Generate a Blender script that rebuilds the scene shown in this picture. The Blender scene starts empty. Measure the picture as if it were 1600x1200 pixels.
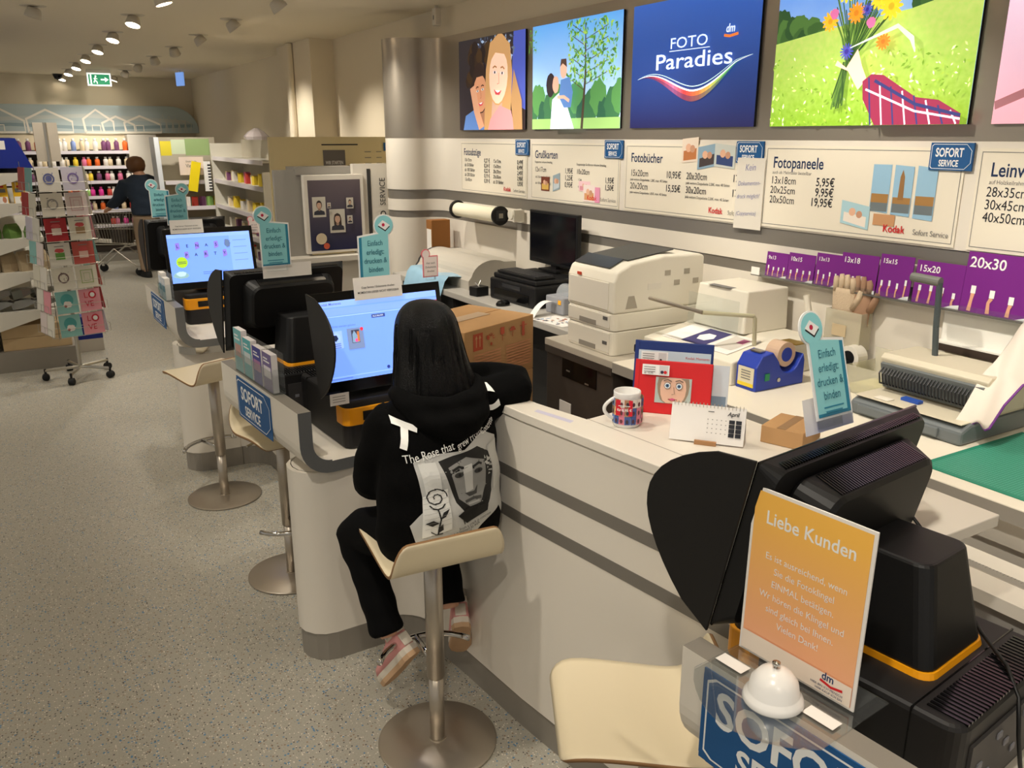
import bpy, bmesh, math, random
from mathutils import Vector, Matrix
from mathutils.bvhtree import BVHTree
random.seed(7)
S = bpy.context.scene
COL = S.collection
PI = math.pi
R = math.radians

# ---------------------------------------------------------------- camera
cam_d = bpy.data.cameras.new('camera'); cam = bpy.data.objects.new('camera', cam_d); COL.objects.link(cam)
cam_d.sensor_fit = 'HORIZONTAL'; cam_d.sensor_width = 36.0; cam_d.lens = 36.0 * 1320 / 1600
cam_d.clip_start = 0.05; cam_d.clip_end = 100
PITCH = math.atan(388 / 1320); YAW = math.atan(817 * math.cos(PITCH) / 1320)
cam.location = (0, 0, 2.0)
cam.rotation_euler = (PI / 2 - PITCH, 0, -YAW)
S.camera = cam

# ---------------------------------------------------------------- light
W = bpy.data.worlds.new('world'); S.world = W; W.use_nodes = True
W.node_tree.nodes['Background'].inputs[0].default_value = (1.0, 0.95, 0.88, 1)
W.node_tree.nodes['Background'].inputs[1].default_value = 0.42
S.view_settings.view_transform = 'Standard'; S.view_settings.look = 'None'
S.view_settings.gamma = 1.0; S.view_settings.use_curve_mapping = False
S.view_settings.exposure = 0.0
SPOT_W = 75.0      # watts of one ceiling spot

# ---------------------------------------------------------------- materials
def lin(c):
    return tuple(((v / 255) / 12.92 if v / 255 <= 0.04045 else ((v / 255 + 0.055) / 1.055) ** 2.4) for v in c)
_M = {}
def mat(name, rgb=(200, 200, 200), rough=0.5, metal=0.0, emit=0.0, alpha=1.0, trans=0.0, bump=0.0, bscale=60.0, var=0.0, vscale=8.0, coat=0.0, ior=1.45, stretch=None, sheen=0.0):
    if name in _M: return _M[name]
    m = bpy.data.materials.new(name); m.use_nodes = True
    nt = m.node_tree; b = nt.nodes['Principled BSDF']
    c = lin(rgb) + (1.0,)
    b.inputs['Base Color'].default_value = c
    b.inputs['Roughness'].default_value = rough
    b.inputs['Metallic'].default_value = metal
    b.inputs['IOR'].default_value = ior
    if coat: b.inputs['Coat Weight'].default_value = coat
    if sheen: b.inputs['Sheen Weight'].default_value = sheen
    if emit:
        b.inputs['Emission Color'].default_value = c; b.inputs['Emission Strength'].default_value = emit
    if alpha < 1: b.inputs['Alpha'].default_value = alpha
    if trans: b.inputs['Transmission Weight'].default_value = trans
    if bump or var or stretch:
        tc = nt.nodes.new('ShaderNodeTexCoord'); mp = nt.nodes.new('ShaderNodeMapping')
        nt.links.new(tc.outputs['Object'], mp.inputs['Vector'])
        if stretch: mp.inputs['Scale'].default_value = stretch
    if bump:
        n = nt.nodes.new('ShaderNodeTexNoise'); n.inputs['Scale'].default_value = bscale; n.inputs['Detail'].default_value = 4
        bp = nt.nodes.new('ShaderNodeBump'); bp.inputs['Strength'].default_value = bump; bp.inputs['Distance'].default_value = 0.01
        nt.links.new(mp.outputs[0], n.inputs['Vector']); nt.links.new(n.outputs['Fac'], bp.inputs['Height'])
        nt.links.new(bp.outputs[0], b.inputs['Normal'])
    if var:
        n2 = nt.nodes.new('ShaderNodeTexNoise'); n2.inputs['Scale'].default_value = vscale; n2.inputs['Detail'].default_value = 5
        mx = nt.nodes.new('ShaderNodeMix'); mx.data_type = 'RGBA'
        mx.inputs['A'].default_value = tuple(v * (1 - var) for v in c[:3]) + (1,)
        mx.inputs['B'].default_value = tuple(min(1, v * (1 + var)) for v in c[:3]) + (1,)
        nt.links.new(mp.outputs[0], n2.inputs['Vector']); nt.links.new(n2.outputs['Fac'], mx.inputs['Factor'])
        nt.links.new(mx.outputs['Result'], b.inputs['Base Color'])
        if emit: nt.links.new(mx.outputs['Result'], b.inputs['Emission Color'])
    _M[name] = m
    return m
def ink(rgb, emit=0.0):
    return mat('ink_%d_%d_%d_%d' % (*rgb, int(emit * 10)), rgb, 0.55, emit=emit)

WHITE = mat('white_laminate', (226, 219, 206), 0.42)
WALLW = mat('wall_paint', (222, 210, 186), 0.8)
CEIL = mat('ceiling_paint', (232, 222, 200), 0.9)
KICK = mat('grey_kickboard', (142, 136, 126), 0.45, 0.15)
STRIPE = mat('stripe_steel', (128, 123, 115), 0.35, 0.25)
STEEL = mat('brushed_steel', (178, 168, 154), 0.3, 1.0, bump=0.06, bscale=40, stretch=(1, 1, 14))
PANELG = mat('grey_panel', (150, 142, 130), 0.5, 0.35)
CHROME = mat('chrome', (200, 198, 194), 0.12, 1.0)
DARKEDGE = mat('edge_strip', (112, 114, 115), 0.38, 0.3)
BLACK = mat('black_plastic', (10, 10, 11), 0.48)
BLACKG = mat('black_gloss', (8, 8, 9), 0.12)
DGREY = mat('dark_grey_plastic', (44, 44, 46), 0.5)
YELLOW = mat('kiosk_yellow', (240, 160, 14), 0.4)
CREAM = mat('cream_shell', (228, 214, 182), 0.45)
PLY = mat('plywood_edge', (140, 104, 66), 0.6)
PRWHITE = mat('printer_white', (228, 222, 206), 0.45)
PRGREY = mat('printer_grey', (150, 152, 158), 0.45)
CARD = mat('cardboard', (190, 148, 100), 0.8, var=0.12, vscale=6)
CARDD = mat('cardboard_dark', (150, 104, 58), 0.8, var=0.1)
PAPER = mat('paper', (236, 232, 226), 0.7)
def clear_mat(name, tint=(250, 252, 252), gloss=0.10, haze=0.0):
    m = bpy.data.materials.new(name); m.use_nodes = True; nt = m.node_tree; nt.nodes.remove(nt.nodes['Principled BSDF']); out = nt.nodes['Material Output']
    tr = nt.nodes.new('ShaderNodeBsdfTransparent'); tr.inputs[0].default_value = (*lin(tint), 1); gl = nt.nodes.new('ShaderNodeBsdfGlossy'); gl.inputs['Roughness'].default_value = .04
    lw = nt.nodes.new('ShaderNodeLayerWeight'); lw.inputs[0].default_value = .25; mr = nt.nodes.new('ShaderNodeMapRange'); mr.inputs['To Min'].default_value = gloss * .35; mr.inputs['To Max'].default_value = gloss + .35
    nt.links.new(lw.outputs['Fresnel'], mr.inputs['Value']); mx = nt.nodes.new('ShaderNodeMixShader'); nt.links.new(mr.outputs[0], mx.inputs[0]); nt.links.new(tr.outputs[0], mx.inputs[1]); nt.links.new(gl.outputs[0], mx.inputs[2]); last = mx
    if haze:
        df = nt.nodes.new('ShaderNodeBsdfDiffuse'); df.inputs[0].default_value = (*lin(tint), 1); m2 = nt.nodes.new('ShaderNodeMixShader'); m2.inputs[0].default_value = haze; nt.links.new(mx.outputs[0], m2.inputs[1]); nt.links.new(df.outputs[0], m2.inputs[2]); last = m2
    nt.links.new(last.outputs[0], out.inputs[0]); _M[name] = m; return m
ACRYL = clear_mat('acrylic', (250, 252, 252), .05, .015)
RUBBER = mat('rubber', (20, 20, 20), 0.7)
GALV = mat('wire_metal', (190, 186, 176), 0.3, 0.9)

# ---------------------------------------------------------------- mesh helpers
class MB:
    def __init__(s): s.v = []; s.f = []; s.m = []; s.mi = 0
    def add(s, vs, fs, mi=None):
        o = len(s.v); s.v += [tuple(p) for p in vs]
        for f in fs: s.f.append(tuple(i + o for i in f)); s.m.append(s.mi if mi is None else mi)
        return s
    def box(s, x0, x1, y0, y1, z0, z1, mi=None, M=None):
        vs = [(x, y, z) for z in (z0, z1) for y in (y0, y1) for x in (x0, x1)]
        if M: vs = [M @ Vector(p) for p in vs]
        return s.add(vs, [(0, 2, 3, 1), (4, 5, 7, 6), (0, 1, 5, 4), (2, 6, 7, 3), (0, 4, 6, 2), (1, 3, 7, 5)], mi)
    def prism(s, pts, z0, z1, mi=None, M=None, caps=True):
        n = len(pts)
        vs = [(p[0], p[1], z0) for p in pts] + [(p[0], p[1], z1) for p in pts]
        if M: vs = [M @ Vector(p) for p in vs]
        fs = [(i, (i + 1) % n, n + (i + 1) % n, n + i) for i in range(n)]
        if caps: fs += [tuple(range(n - 1, -1, -1)), tuple(range(n, 2 * n))]
        return s.add(vs, fs, mi)
    def frustum(s, p0, z0, p1, z1, mi=None):
        n = len(p0); vs = [(p[0], p[1], z0) for p in p0] + [(p[0], p[1], z1) for p in p1]
        return s.add(vs, [(i, (i + 1) % n, n + (i + 1) % n, n + i) for i in range(n)] + [tuple(range(n - 1, -1, -1)), tuple(range(n, 2 * n))], mi)
    def tube(s, path, r, n=8, mi=None, cap=True):
        path = [Vector(p) for p in path]; k = len(path); rings = []
        rr = r if isinstance(r, (list, tuple)) else [r] * k
        up = None
        for i, p in enumerate(path):
            d = (path[min(i + 1, k - 1)] - path[max(i - 1, 0)]).normalized()
            if up is None: up = Vector((0, 0, 1)) if abs(d.z) < 0.95 else Vector((1, 0, 0))
            a = d.cross(up)
            if a.length < 1e-4: a = d.cross(Vector((0, 1, 0)))
            a.normalize(); b = a.cross(d).normalized(); up = b
            rings.append([p + (a * math.cos(2 * PI * j / n) + b * math.sin(2 * PI * j / n)) * rr[i] for j in range(n)])
        vs = [q for g in rings for q in g]; fs = []
        for i in range(k - 1):
            for j in range(n): fs.append((i * n + j, i * n + (j + 1) % n, (i + 1) * n + (j + 1) % n, (i + 1) * n + j))
        if cap: fs += [tuple(range(n - 1, -1, -1)), tuple(range((k - 1) * n, k * n))]
        return s.add(vs, fs, mi)
    def lathe(s, prof, n=32, c=(0, 0), mi=None):
        k = len(prof); vs = []; fs = []
        for (r, z) in prof:
            for j in range(n): vs.append((c[0] + r * math.cos(2 * PI * j / n), c[1] + r * math.sin(2 * PI * j / n), z))
        for i in range(k - 1):
            for j in range(n): fs.append((i * n + j, i * n + (j + 1) % n, (i + 1) * n + (j + 1) % n, (i + 1) * n + j))
        if prof[0][0] > 1e-5: fs.append(tuple(range(n - 1, -1, -1)))
        if prof[-1][0] > 1e-5: fs.append(tuple(range((k - 1) * n, k * n)))
        return s.add(vs, fs, mi)
    def loft(s, rings, mi=None, cap=True, closed=True):
        n = len(rings[0]); k = len(rings); vs = [q for g in rings for q in g]; fs = []
        for i in range(k - 1):
            for j in range(n if closed else n - 1): fs.append((i * n + j, i * n + (j + 1) % n, (i + 1) * n + (j + 1) % n, (i + 1) * n + j))
        if cap and closed: fs += [tuple(range(n - 1, -1, -1)), tuple(range((k - 1) * n, k * n))]
        return s.add(vs, fs, mi)
    def mesh(s, name, mats, smooth=False):
        me = bpy.data.meshes.new(name); me.from_pydata(s.v, [], s.f); me.validate(clean_customdata=False)
        for m in (mats if isinstance(mats, (list, tuple)) else [mats]): me.materials.append(m)
        if len(me.polygons) == len(s.m): me.polygons.foreach_set('material_index', s.m)
        bm = bmesh.new(); bm.from_mesh(me); bmesh.ops.recalc_face_normals(bm, faces=bm.faces); bm.to_mesh(me); bm.free()
        if smooth: me.polygons.foreach_set('use_smooth', [True] * len(me.polygons))
        me.update(); return me
    def obj(s, name, mats, parent=None, loc=(0, 0, 0), rz=0, bevel=0, smooth=False, seg=2, rot=None, auto=None):
        o = bpy.data.objects.new(name, s.mesh(name, mats, smooth)); COL.objects.link(o)
        o.parent = parent; o.location = loc; o.rotation_euler = rot if rot else (0, 0, rz)
        if bevel:
            b = o.modifiers.new('bevel', 'BEVEL'); b.width = bevel; b.segments = seg; b.limit_method = 'ANGLE'; b.angle_limit = R(40); b.harden_normals = False
        if auto:
            w = o.modifiers.new('wn', 'WEIGHTED_NORMAL')
        return o
def box(x0, x1, y0, y1, z0, z1): return MB().box(x0, x1, y0, y1, z0, z1)
def tag(o, label=None, cat=None, group=None, kind=None):
    if label: o['label'] = label
    if cat: o['category'] = cat
    if group: o['group'] = group
    if kind: o['kind'] = kind
    return o
def empty(name, loc=(0, 0, 0), rz=0, label=None, cat=None, group=None, rot=None):
    o = bpy.data.objects.new(name, None); COL.objects.link(o); o.location = loc; o.rotation_euler = rot if rot else (0, 0, rz)
    o.empty_display_size = 0.1
    return tag(o, label, cat, group)
def struct(o): o['kind'] = 'structure'; return o
def copy_tree(o, parent=None):
    c = o.copy(); COL.objects.link(c); c.parent = parent
    for ch in list(o.children): copy_tree(ch, c)
    return c
def bake(o):
    bpy.context.view_layer.update()
    dg = bpy.context.evaluated_depsgraph_get(); me = bpy.data.meshes.new_from_object(o.evaluated_get(dg), depsgraph=dg)
    o.modifiers.clear(); o.data = me; return o
def rrect(x0, x1, y0, y1, r, n=5):
    pts = []
    for cx, cy, a in ((x1 - r, y0 + r, -90), (x1 - r, y1 - r, 0), (x0 + r, y1 - r, 90), (x0 + r, y0 + r, 180)):
        for i in range(n + 1): t = R(a + 90 * i / n); pts.append((cx + r * math.cos(t), cy + r * math.sin(t)))
    return pts
def arc(cx, cy, r, a0, a1, n=10): return [(cx + r * math.cos(R(a0 + (a1 - a0) * i / n)), cy + r * math.sin(R(a0 + (a1 - a0) * i / n))) for i in range(n + 1)]
def offset_path(pts, d):
    out = []
    for i, p in enumerate(pts):
        a = Vector(pts[max(i - 1, 0)]); b = Vector(pts[min(i + 1, len(pts) - 1)]); t = (b - a).normalized()
        out.append((p[0] - t.y * d, p[1] + t.x * d))
    return out
def band(path, t, z0, z1):   # a strip standing on a plan path, thickness t to its left
    q = offset_path(path, t); m = MB(); n = len(path)
    vs = [(x, y, z) for z in (z0, z1) for (x, y) in path] + [(x, y, z) for z in (z0, z1) for (x, y) in q]
    fs = []
    for i in range(n - 1):
        fs += [(i, i + 1, n + i + 1, n + i), (2 * n + i + 1, 2 * n + i, 3 * n + i, 3 * n + i + 1), (n + i, n + i + 1, 3 * n + i + 1, 3 * n + i), (i + 1, i, 2 * n + i, 2 * n + i + 1)]
    fs += [(0, n, 3 * n, 2 * n), (n - 1, 3 * n - 1, 4 * n - 1, 2 * n - 1)]
    return m.add(vs, fs)

# ---------------------------------------------------------------- flat print (signs, posters, screens)
_tc = bpy.data.curves.new('lettering', 'FONT'); _to = bpy.data.objects.new('lettering', _tc)
_tcache = {}
def glyphs(s, bold=0.0):
    k = (s, bold)
    if k not in _tcache:
        COL.objects.link(_to); _tc.body = s; _tc.size = 1.0; _tc.offset = bold; _tc.resolution_u = 3; _tc.fill_mode = 'FRONT'
        bpy.context.view_layer.update()
        dg = bpy.context.evaluated_depsgraph_get(); me = _to.evaluated_get(dg).to_mesh()
        vs = [(v.co.x, v.co.y) for v in me.vertices]; fs = [tuple(p.vertices) for p in me.polygons]
        _to.evaluated_get(dg).to_mesh_clear(); COL.objects.unlink(_to)
        _tcache[k] = (vs, fs, max([v[0] for v in vs], default=0))
    return _tcache[k]
class Art:
    def __init__(s, step=0.00025): s.items = []; s.step = step
    def put(s, vs, fs, m): s.items.append((vs, fs, m)); return s
    def poly(s, pts, m): return s.put(list(pts), [tuple(range(len(pts)))], m)
    def rect(s, x0, y0, x1, y1, m): return s.poly([(x0, y0), (x1, y0), (x1, y1), (x0, y1)], m)
    def disc(s, x, y, r, m, n=20, ry=None, rot=0):
        ry = ry or r; c, t = math.cos(rot), math.sin(rot)
        return s.poly([(x + r * math.cos(2 * PI * i / n) * c - ry * math.sin(2 * PI * i / n) * t, y + r * math.cos(2 * PI * i / n) * t + ry * math.sin(2 * PI * i / n) * c) for i in range(n)], m)
    def line(s, pts, w, m):
        vs = []; fs = []; n = len(pts)
        for i, p in enumerate(pts):
            a = Vector(pts[max(i - 1, 0)]); b = Vector(pts[min(i + 1, n - 1)]); t = (b - a); t = t.normalized() if t.length > 0 else Vector((1, 0))
            ww = w[i] if isinstance(w, (list, tuple)) else w
            vs += [(p[0] - t.y * ww / 2, p[1] + t.x * ww / 2), (p[0] + t.y * ww / 2, p[1] - t.x * ww / 2)]
        for i in range(n - 1): fs.append((2 * i, 2 * i + 1, 2 * i + 3, 2 * i + 2))
        return s.put(vs, fs, m)
    def frame(s, x0, y0, x1, y1, w, m):
        return s.put([(x0, y0), (x1, y0), (x1, y1), (x0, y1), (x0 + w, y0 + w), (x1 - w, y0 + w), (x1 - w, y1 - w), (x0 + w, y1 - w)], [(0, 1, 5, 4), (1, 2, 6, 5), (2, 3, 7, 6), (3, 0, 4, 7)], m)
    def text(s, t, x, y, size, m, al='l', bold=0.0, sx=1.0, rot=0, slant=0):
        vs, fs, w = glyphs(t, bold); k = size / 0.72; ox = {'l': 0, 'c': -w / 2, 'r': -w}[al]; c, d = math.cos(rot), math.sin(rot)
        o = []
        for (a, b) in vs:
            p = ((a + ox) * k * sx + b * k * slant, b * k); o.append((x + p[0] * c - p[1] * d, y + p[0] * d + p[1] * c))
        s.put(o, fs, m); return w * k * sx
    def fit(s, t, x, y, size, m, width, bold=0.0, **k):
        w = glyphs(t, bold)[2] * size / .72; return s.text(t, x, y, size, m, 'l', bold, width / w, **k)
    def clip(s, w, h): return s.xf(lambda x, y: (min(max(x, 0), w), min(max(y, 0), h)))
    def xf(s, fn):
        s.items = [([fn(*p) for p in vs], fs, m) for vs, fs, m in s.items]; return s
    def merge(s, o, dx=0, dy=0, k=1.0): s.items += [([(x * k + dx, y * k + dy) for x, y in vs], fs, m) for vs, fs, m in o.items]; return s
    def build(s, name, parent=None, origin=(0, 0, 0), xd=(1, 0, 0), yd=(0, 0, 1), lift=0.0006, fn=None):
        mats = []; V = []; Fc = []; MI = []
        for li, (vs, fs, m) in enumerate(s.items):
            if m not in mats: mats.append(m)
            o = len(V); z = lift + li * s.step
            V += [(x, y, z) for x, y in vs]
            for f in fs: Fc.append(tuple(i + o for i in f)); MI.append(mats.index(m))
        if fn: V = [fn(*p) for p in V]
        me = bpy.data.meshes.new(name); me.from_pydata(V, [], Fc)
        for m in mats: me.materials.append(m)
        me.polygons.foreach_set('material_index', MI)
        if not fn:
            me.update()
            fl = [p.index for p in me.polygons if p.normal.z < 0]
            bm = bmesh.new(); bm.from_mesh(me); bm.faces.ensure_lookup_table()
            for i in fl: bm.faces[i].normal_flip()
            bm.to_mesh(me); bm.free()
        o = bpy.data.objects.new(name, me); COL.objects.link(o); o.parent = parent
        if not fn:
            X = Vector(xd).normalized(); Y = Vector(yd).normalized(); Z = X.cross(Y)
            M = Matrix((X, Y, Z)).transposed().to_4x4(); M.translation = Vector(origin)
            o.matrix_basis = M
        return o
NAVY = ink((24, 46, 84)); INKK = ink((30, 32, 40)); INKG = ink((120, 118, 116)); INKW = ink((238, 238, 236)); RED = ink((206, 24, 32)); SBLUE = ink((22, 84, 140)); DBLUE = ink((16, 48, 96))
def sofort(a, x, y, w, h, text=True, ts=1.0):
    def shp(i): return [(x + i, y + i + h * .06), (x + i + w * .04, y + i), (x + w * .84, y + i), (x + w - i, y + h * .28), (x + w - i, y + h * .72), (x + w * .84, y + h - i), (x + i + w * .04, y + h - i), (x + i, y + h - i - h * .06)]
    a.poly(shp(0), SBLUE); a.poly(shp(h * .05), INKW); a.poly(shp(h * .07), SBLUE)
    if text:
        a.text('SOFORT', x + w * .46, y + h * (.50 if ts == 1 else .49), h * .32 * ts, INKW, 'c', 0.025, 0.80 * (w / h) / 2.05); a.text('SERVICE', x + w * .46, y + h * (.15 if ts == 1 else .12), h * .235 * ts, INKW, 'c', 0.025, 0.80 * (w / h) / 2.05)
def face(a, cx, cy, s, skin, hair, shirt, long=False, bg=None, em=0.0, tilt=0.0, smile=True):
    I = lambda c: ink(c, em)
    c, d = math.cos(tilt), math.sin(tilt)
    def P(x, y): return (cx + (x * c - y * d) * s, cy + (x * d + y * c) * s)
    def el(x, y, rx, ry, m, n=18): a.poly([P(x + rx * math.cos(2 * PI * i / n), y + ry * math.sin(2 * PI * i / n)) for i in range(n)], m)
    if long: a.poly([P(-.62, -1.5), P(-.66, .1), P(-.5, .75), P(0, 1.0), P(.5, .75), P(.68, .1), P(.72, -1.5)], I(hair))
    a.poly([P(-.28, -1.2), P(.28, -1.2), P(.24, -.4), P(-.24, -.4)], I(tuple(int(v * .8) for v in skin)))
    if shirt: a.poly([P(-1.15, -1.9), P(-1.05, -1.25), P(-.3, -.95), P(0, -1.15), P(.3, -.95), P(1.05, -1.25), P(1.15, -1.9)], I(shirt))
    el(0, .12, .58, .86, I(hair)); el(0, -.02, .47, .68, I(skin))
    a.poly([P(-.5, .25), P(-.44, .62), P(0, .86), P(.44, .62), P(.5, .25), P(.25, .5), P(-.2, .52)], I(hair))
    for e in (-1, 1):
        el(e * .19, .05, .085, .04, I((240, 235, 230)), 10); el(e * .19, .05, .04, .04, I((40, 34, 34)), 8)
        a.line([P(e * .1, .17), P(e * .2, .2), P(e * .3, .15)], .04 * s, I(tuple(int(v * .8) for v in hair)))
    a.line([P(.02, .05), P(.06, -.2), P(-.04, -.22)], .03 * s, I(tuple(int(v * .75) for v in skin)))
    if smile:
        a.poly([P(-.2, -.36), P(0, -.4), P(.2, -.36), P(.1, -.48), P(-.1, -.48)], I((190, 70, 76))); a.poly([P(-.14, -.38), P(.14, -.38), P(0, -.43)], I((245, 242, 238)))
    else: a.line([P(-.16, -.4), P(0, -.42), P(.16, -.4)], .04 * s, I((160, 80, 76)))
# ================================================================ setting
def floor_mat():
    m = bpy.data.materials.new('speckled_vinyl'); m.use_nodes = True; nt = m.node_tree; b = nt.nodes['Principled BSDF']
    N = lambda t: nt.nodes.new(t); L = nt.links.new
    tc = N('ShaderNodeTexCoord'); prev = None
    n = N('ShaderNodeTexNoise'); n.inputs['Scale'].default_value = 160; n.inputs['Detail'].default_value = 3; L(tc.outputs['Object'], n.inputs['Vector'])
    mx = N('ShaderNodeMix'); mx.data_type = 'RGBA'; mx.inputs['A'].default_value = (*lin((148, 144, 132)), 1); mx.inputs['B'].default_value = (*lin((184, 179, 165)), 1)
    L(n.outputs['Fac'], mx.inputs['Factor']); prev = mx.outputs['Result']
    for sc, th, col, w in ((115, .17, (62, 60, 62), .34), (90, .13, (84, 128, 164), .36), (140, .16, (222, 215, 200), .36), (100, .10, (140, 118, 94), .34)):
        v = N('ShaderNodeTexVoronoi'); v.inputs['Scale'].default_value = sc; L(tc.outputs['Object'], v.inputs['Vector'])
        sep = N('ShaderNodeSeparateColor'); L(v.outputs['Color'], sep.inputs[0])
        lt = N('ShaderNodeMath'); lt.operation = 'LESS_THAN'; lt.inputs[1].default_value = th; L(sep.outputs[0], lt.inputs[0])
        ld = N('ShaderNodeMath'); ld.operation = 'LESS_THAN'; ld.inputs[1].default_value = w; L(v.outputs['Distance'], ld.inputs[0])
        mu = N('ShaderNodeMath'); mu.operation = 'MULTIPLY'; L(lt.outputs[0], mu.inputs[0]); L(ld.outputs[0], mu.inputs[1])
        x = N('ShaderNodeMix'); x.data_type = 'RGBA'; L(mu.outputs[0], x.inputs['Factor']); L(prev, x.inputs['A']); x.inputs['B'].default_value = (*lin(col), 1); prev = x.outputs['Result']
    L(prev, b.inputs['Base Color']); b.inputs['Roughness'].default_value = 0.42
    return m
FLOOR = floor_mat()
struct(box(-5, 3.3, -3, 16.2, -.1, 0).obj('floor', FLOOR))
struct(box(-5, 3.3, -3, 16.2, 2.93, 3.03).obj('ceiling', CEIL))
struct(box(3.1, 3.3, -3, 16.2, 0, 2.93).obj('wall_right', WALLW))
struct(box(-5, 3.1, 16, 16.2, 0, 2.93).obj('wall_far', WALLW))
# pilaster with a boxed pipe on the right wall
struct(box(2.86, 3.1, 8.75, 9.9, 0, 2.93).obj('trim_1', WALLW))
struct(box(2.80, 2.86, 9.3, 9.42, 0, 2.93).obj('trim_2', WALLW, bevel=.02))

# ---- service wall: panels and rails that run along the wall and swing out round a column
WP = [(3.08, -.6)] + [(3.08, .5 + i * .5) for i in range(11)] + [(3.08, 6.15)] + arc(2.93, 6.2, .15, 8, 90, 8) + arc(2.93, 6.55, .2, -98, -270, 20)
sw = empty('wall_service'); struct(sw)
GPANEL = mat('header_panel_steel', (170, 161, 147), 0.34, 0.72, bump=0.03, bscale=30, stretch=(1, 1, 10))
band(WP, -.02, 0.0, 1.365).obj('panel', WHITE, sw, smooth=False)
band(offset_path(WP, -.006), -.014, 1.365, 1.42).obj('rail', STRIPE, sw)
band(WP, -.02, 1.42, 1.51).obj('panel', WHITE, sw)
band(offset_path(WP, -.006), -.014, 1.51, 1.585).obj('rail', STRIPE, sw)
band(WP, -.02, 1.585, 1.98).obj('panel', WHITE, sw)
band(WP, -.02, 1.98, 2.72).obj('header_panel', GPANEL, sw)
for o in sw.children: o.data.polygons.foreach_set('use_smooth', [True] * len(o.data.polygons)); e = o.modifiers.new('es', 'EDGE_SPLIT'); e.split_angle = R(35)

# ---- light boxes with pictures (backlit)
LB_Y = [(5.93, 4.99), (4.90, 3.97), (3.88, 2.96), (2.86, 1.92), (1.83, .89)]
LH = .62; EM = 1.0
def grad(name, c0, c1, em, sx=0, sy=1.0, noise=0.0, nscale=20):
    m = bpy.data.materials.new(name); m.use_nodes = True; nt = m.node_tree; b = nt.nodes['Principled BSDF']
    tc = nt.nodes.new('ShaderNodeTexCoord'); sp = nt.nodes.new('ShaderNodeSeparateXYZ'); nt.links.new(tc.outputs['Object'], sp.inputs[0])
    mr = nt.nodes.new('ShaderNodeMapRange'); mr.inputs['From Min'].default_value = 0; mr.inputs['From Max'].default_value = sy; nt.links.new(sp.outputs['Y'], mr.inputs['Value'])
    fac = mr.outputs[0]
    if noise:
        n = nt.nodes.new('ShaderNodeTexNoise'); n.inputs['Scale'].default_value = nscale; n.inputs['Detail'].default_value = 5; nt.links.new(tc.outputs['Object'], n.inputs['Vector'])
        a = nt.nodes.new('ShaderNodeMath'); a.operation = 'MULTIPLY_ADD'; a.inputs[1].default_value = noise * 2; nt.links.new(n.outputs['Fac'], a.inputs[0])
        s_ = nt.nodes.new('ShaderNodeMath'); s_.operation = 'SUBTRACT'; s_.inputs[1].default_value = noise; nt.links.new(fac, s_.inputs[0]); nt.links.new(s_.outputs[0], a.inputs[2]); fac = a.outputs[0]
    r = nt.nodes.new('ShaderNodeValToRGB'); r.color_ramp.elements[0].color = (*lin(c0), 1); r.color_ramp.elements[1].color = (*lin(c1), 1); nt.links.new(fac, r.inputs[0])
    nt.links.new(r.outputs[0], b.inputs['Base Color']); b.inputs['Roughness'].default_value = .35
    nt.links.new(r.outputs[0], b.inputs['Emission Color']); b.inputs['Emission Strength'].default_value = em
    return m
E_ = lambda c: ink(c, EM)
def blob(a, cx, cy, rx, ry, m, seed=0, n=22, amp=.25):
    r = random.Random(seed); a.poly([(cx + rx * (1 + amp * (r.random() - .5)) * math.cos(2 * PI * i / n), cy + ry * (1 + amp * (r.random() - .5)) * math.sin(2 * PI * i / n)) for i in range(n)], m)
def leaves(a, x0, x1, y0, y1, n, cols, s, seed):
    r = random.Random(seed)
    for _ in range(n):
        x = r.uniform(x0, x1); y = r.uniform(y0, y1); t = r.uniform(0, PI); l = s * r.uniform(.6, 1.5)
        a.poly([(x - l * math.cos(t), y - l * math.sin(t)), (x + l * .4 * math.sin(t), y - l * .4 * math.cos(t)), (x + l * math.cos(t), y + l * math.sin(t)), (x - l * .4 * math.sin(t), y + l * .4 * math.cos(t))], cols[r.randrange(len(cols))])
def pic_friends(w, h):
    a = Art(.00008); a.rect(0, 0, w, h, grad('print_dark', (44, 36, 40), (30, 26, 34), EM, sy=h)); a.poly([(w * .8, h * .3), (w, h * .2), (w, h), (w * .84, h)], E_((70, 84, 170)))
    leaves(a, w * .3, w * .85, h * .72, h * .99, 60, [E_((90, 104, 130)), E_((60, 66, 84)), E_((150, 170, 200))], .02, 3)
    for i in range(40):
        r = random.Random(i); blob(a, w * (.33 + .16 * (r.random() - .5) * 2), h * (.7 + .2 * (r.random() - .5) * 2), .045, .045, E_((36 + i % 3 * 12, 26 + i % 3 * 8, 24)), i, 10)
    a.poly([(w * .08, 0), (w * .12, h * .16), (w * .25, h * .22), (w * .42, h * .1), (w * .45, 0)], E_((86, 120, 176)))
    face(a, w * .36, h * .42, .2, (196, 136, 100), (44, 30, 26), None, False, em=EM, tilt=.12)
    a.poly([(w * .2, h * .46), (w * .28, h * .5), (w * .36, h * .18), (w * .42, h * .04), (w * .34, 0), (w * .26, h * .2)], E_((206, 150, 116)))
    face(a, w * .64, h * .58, .27, (236, 190, 164), (186, 142, 92), None, True, em=EM, tilt=-.1)
    a.poly([(w * .48, 0), (w * .52, h * .12), (w * .66, h * .26), (w * .82, h * .2), (w * .88, 0)], E_((214, 140, 140)))
    a.poly([(w * .86, 0), (w * .82, h * .3), (w * .86, h * .62), (w * .97, h * .3), (w * .98, 0)], E_((170, 130, 86))); return a
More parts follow.
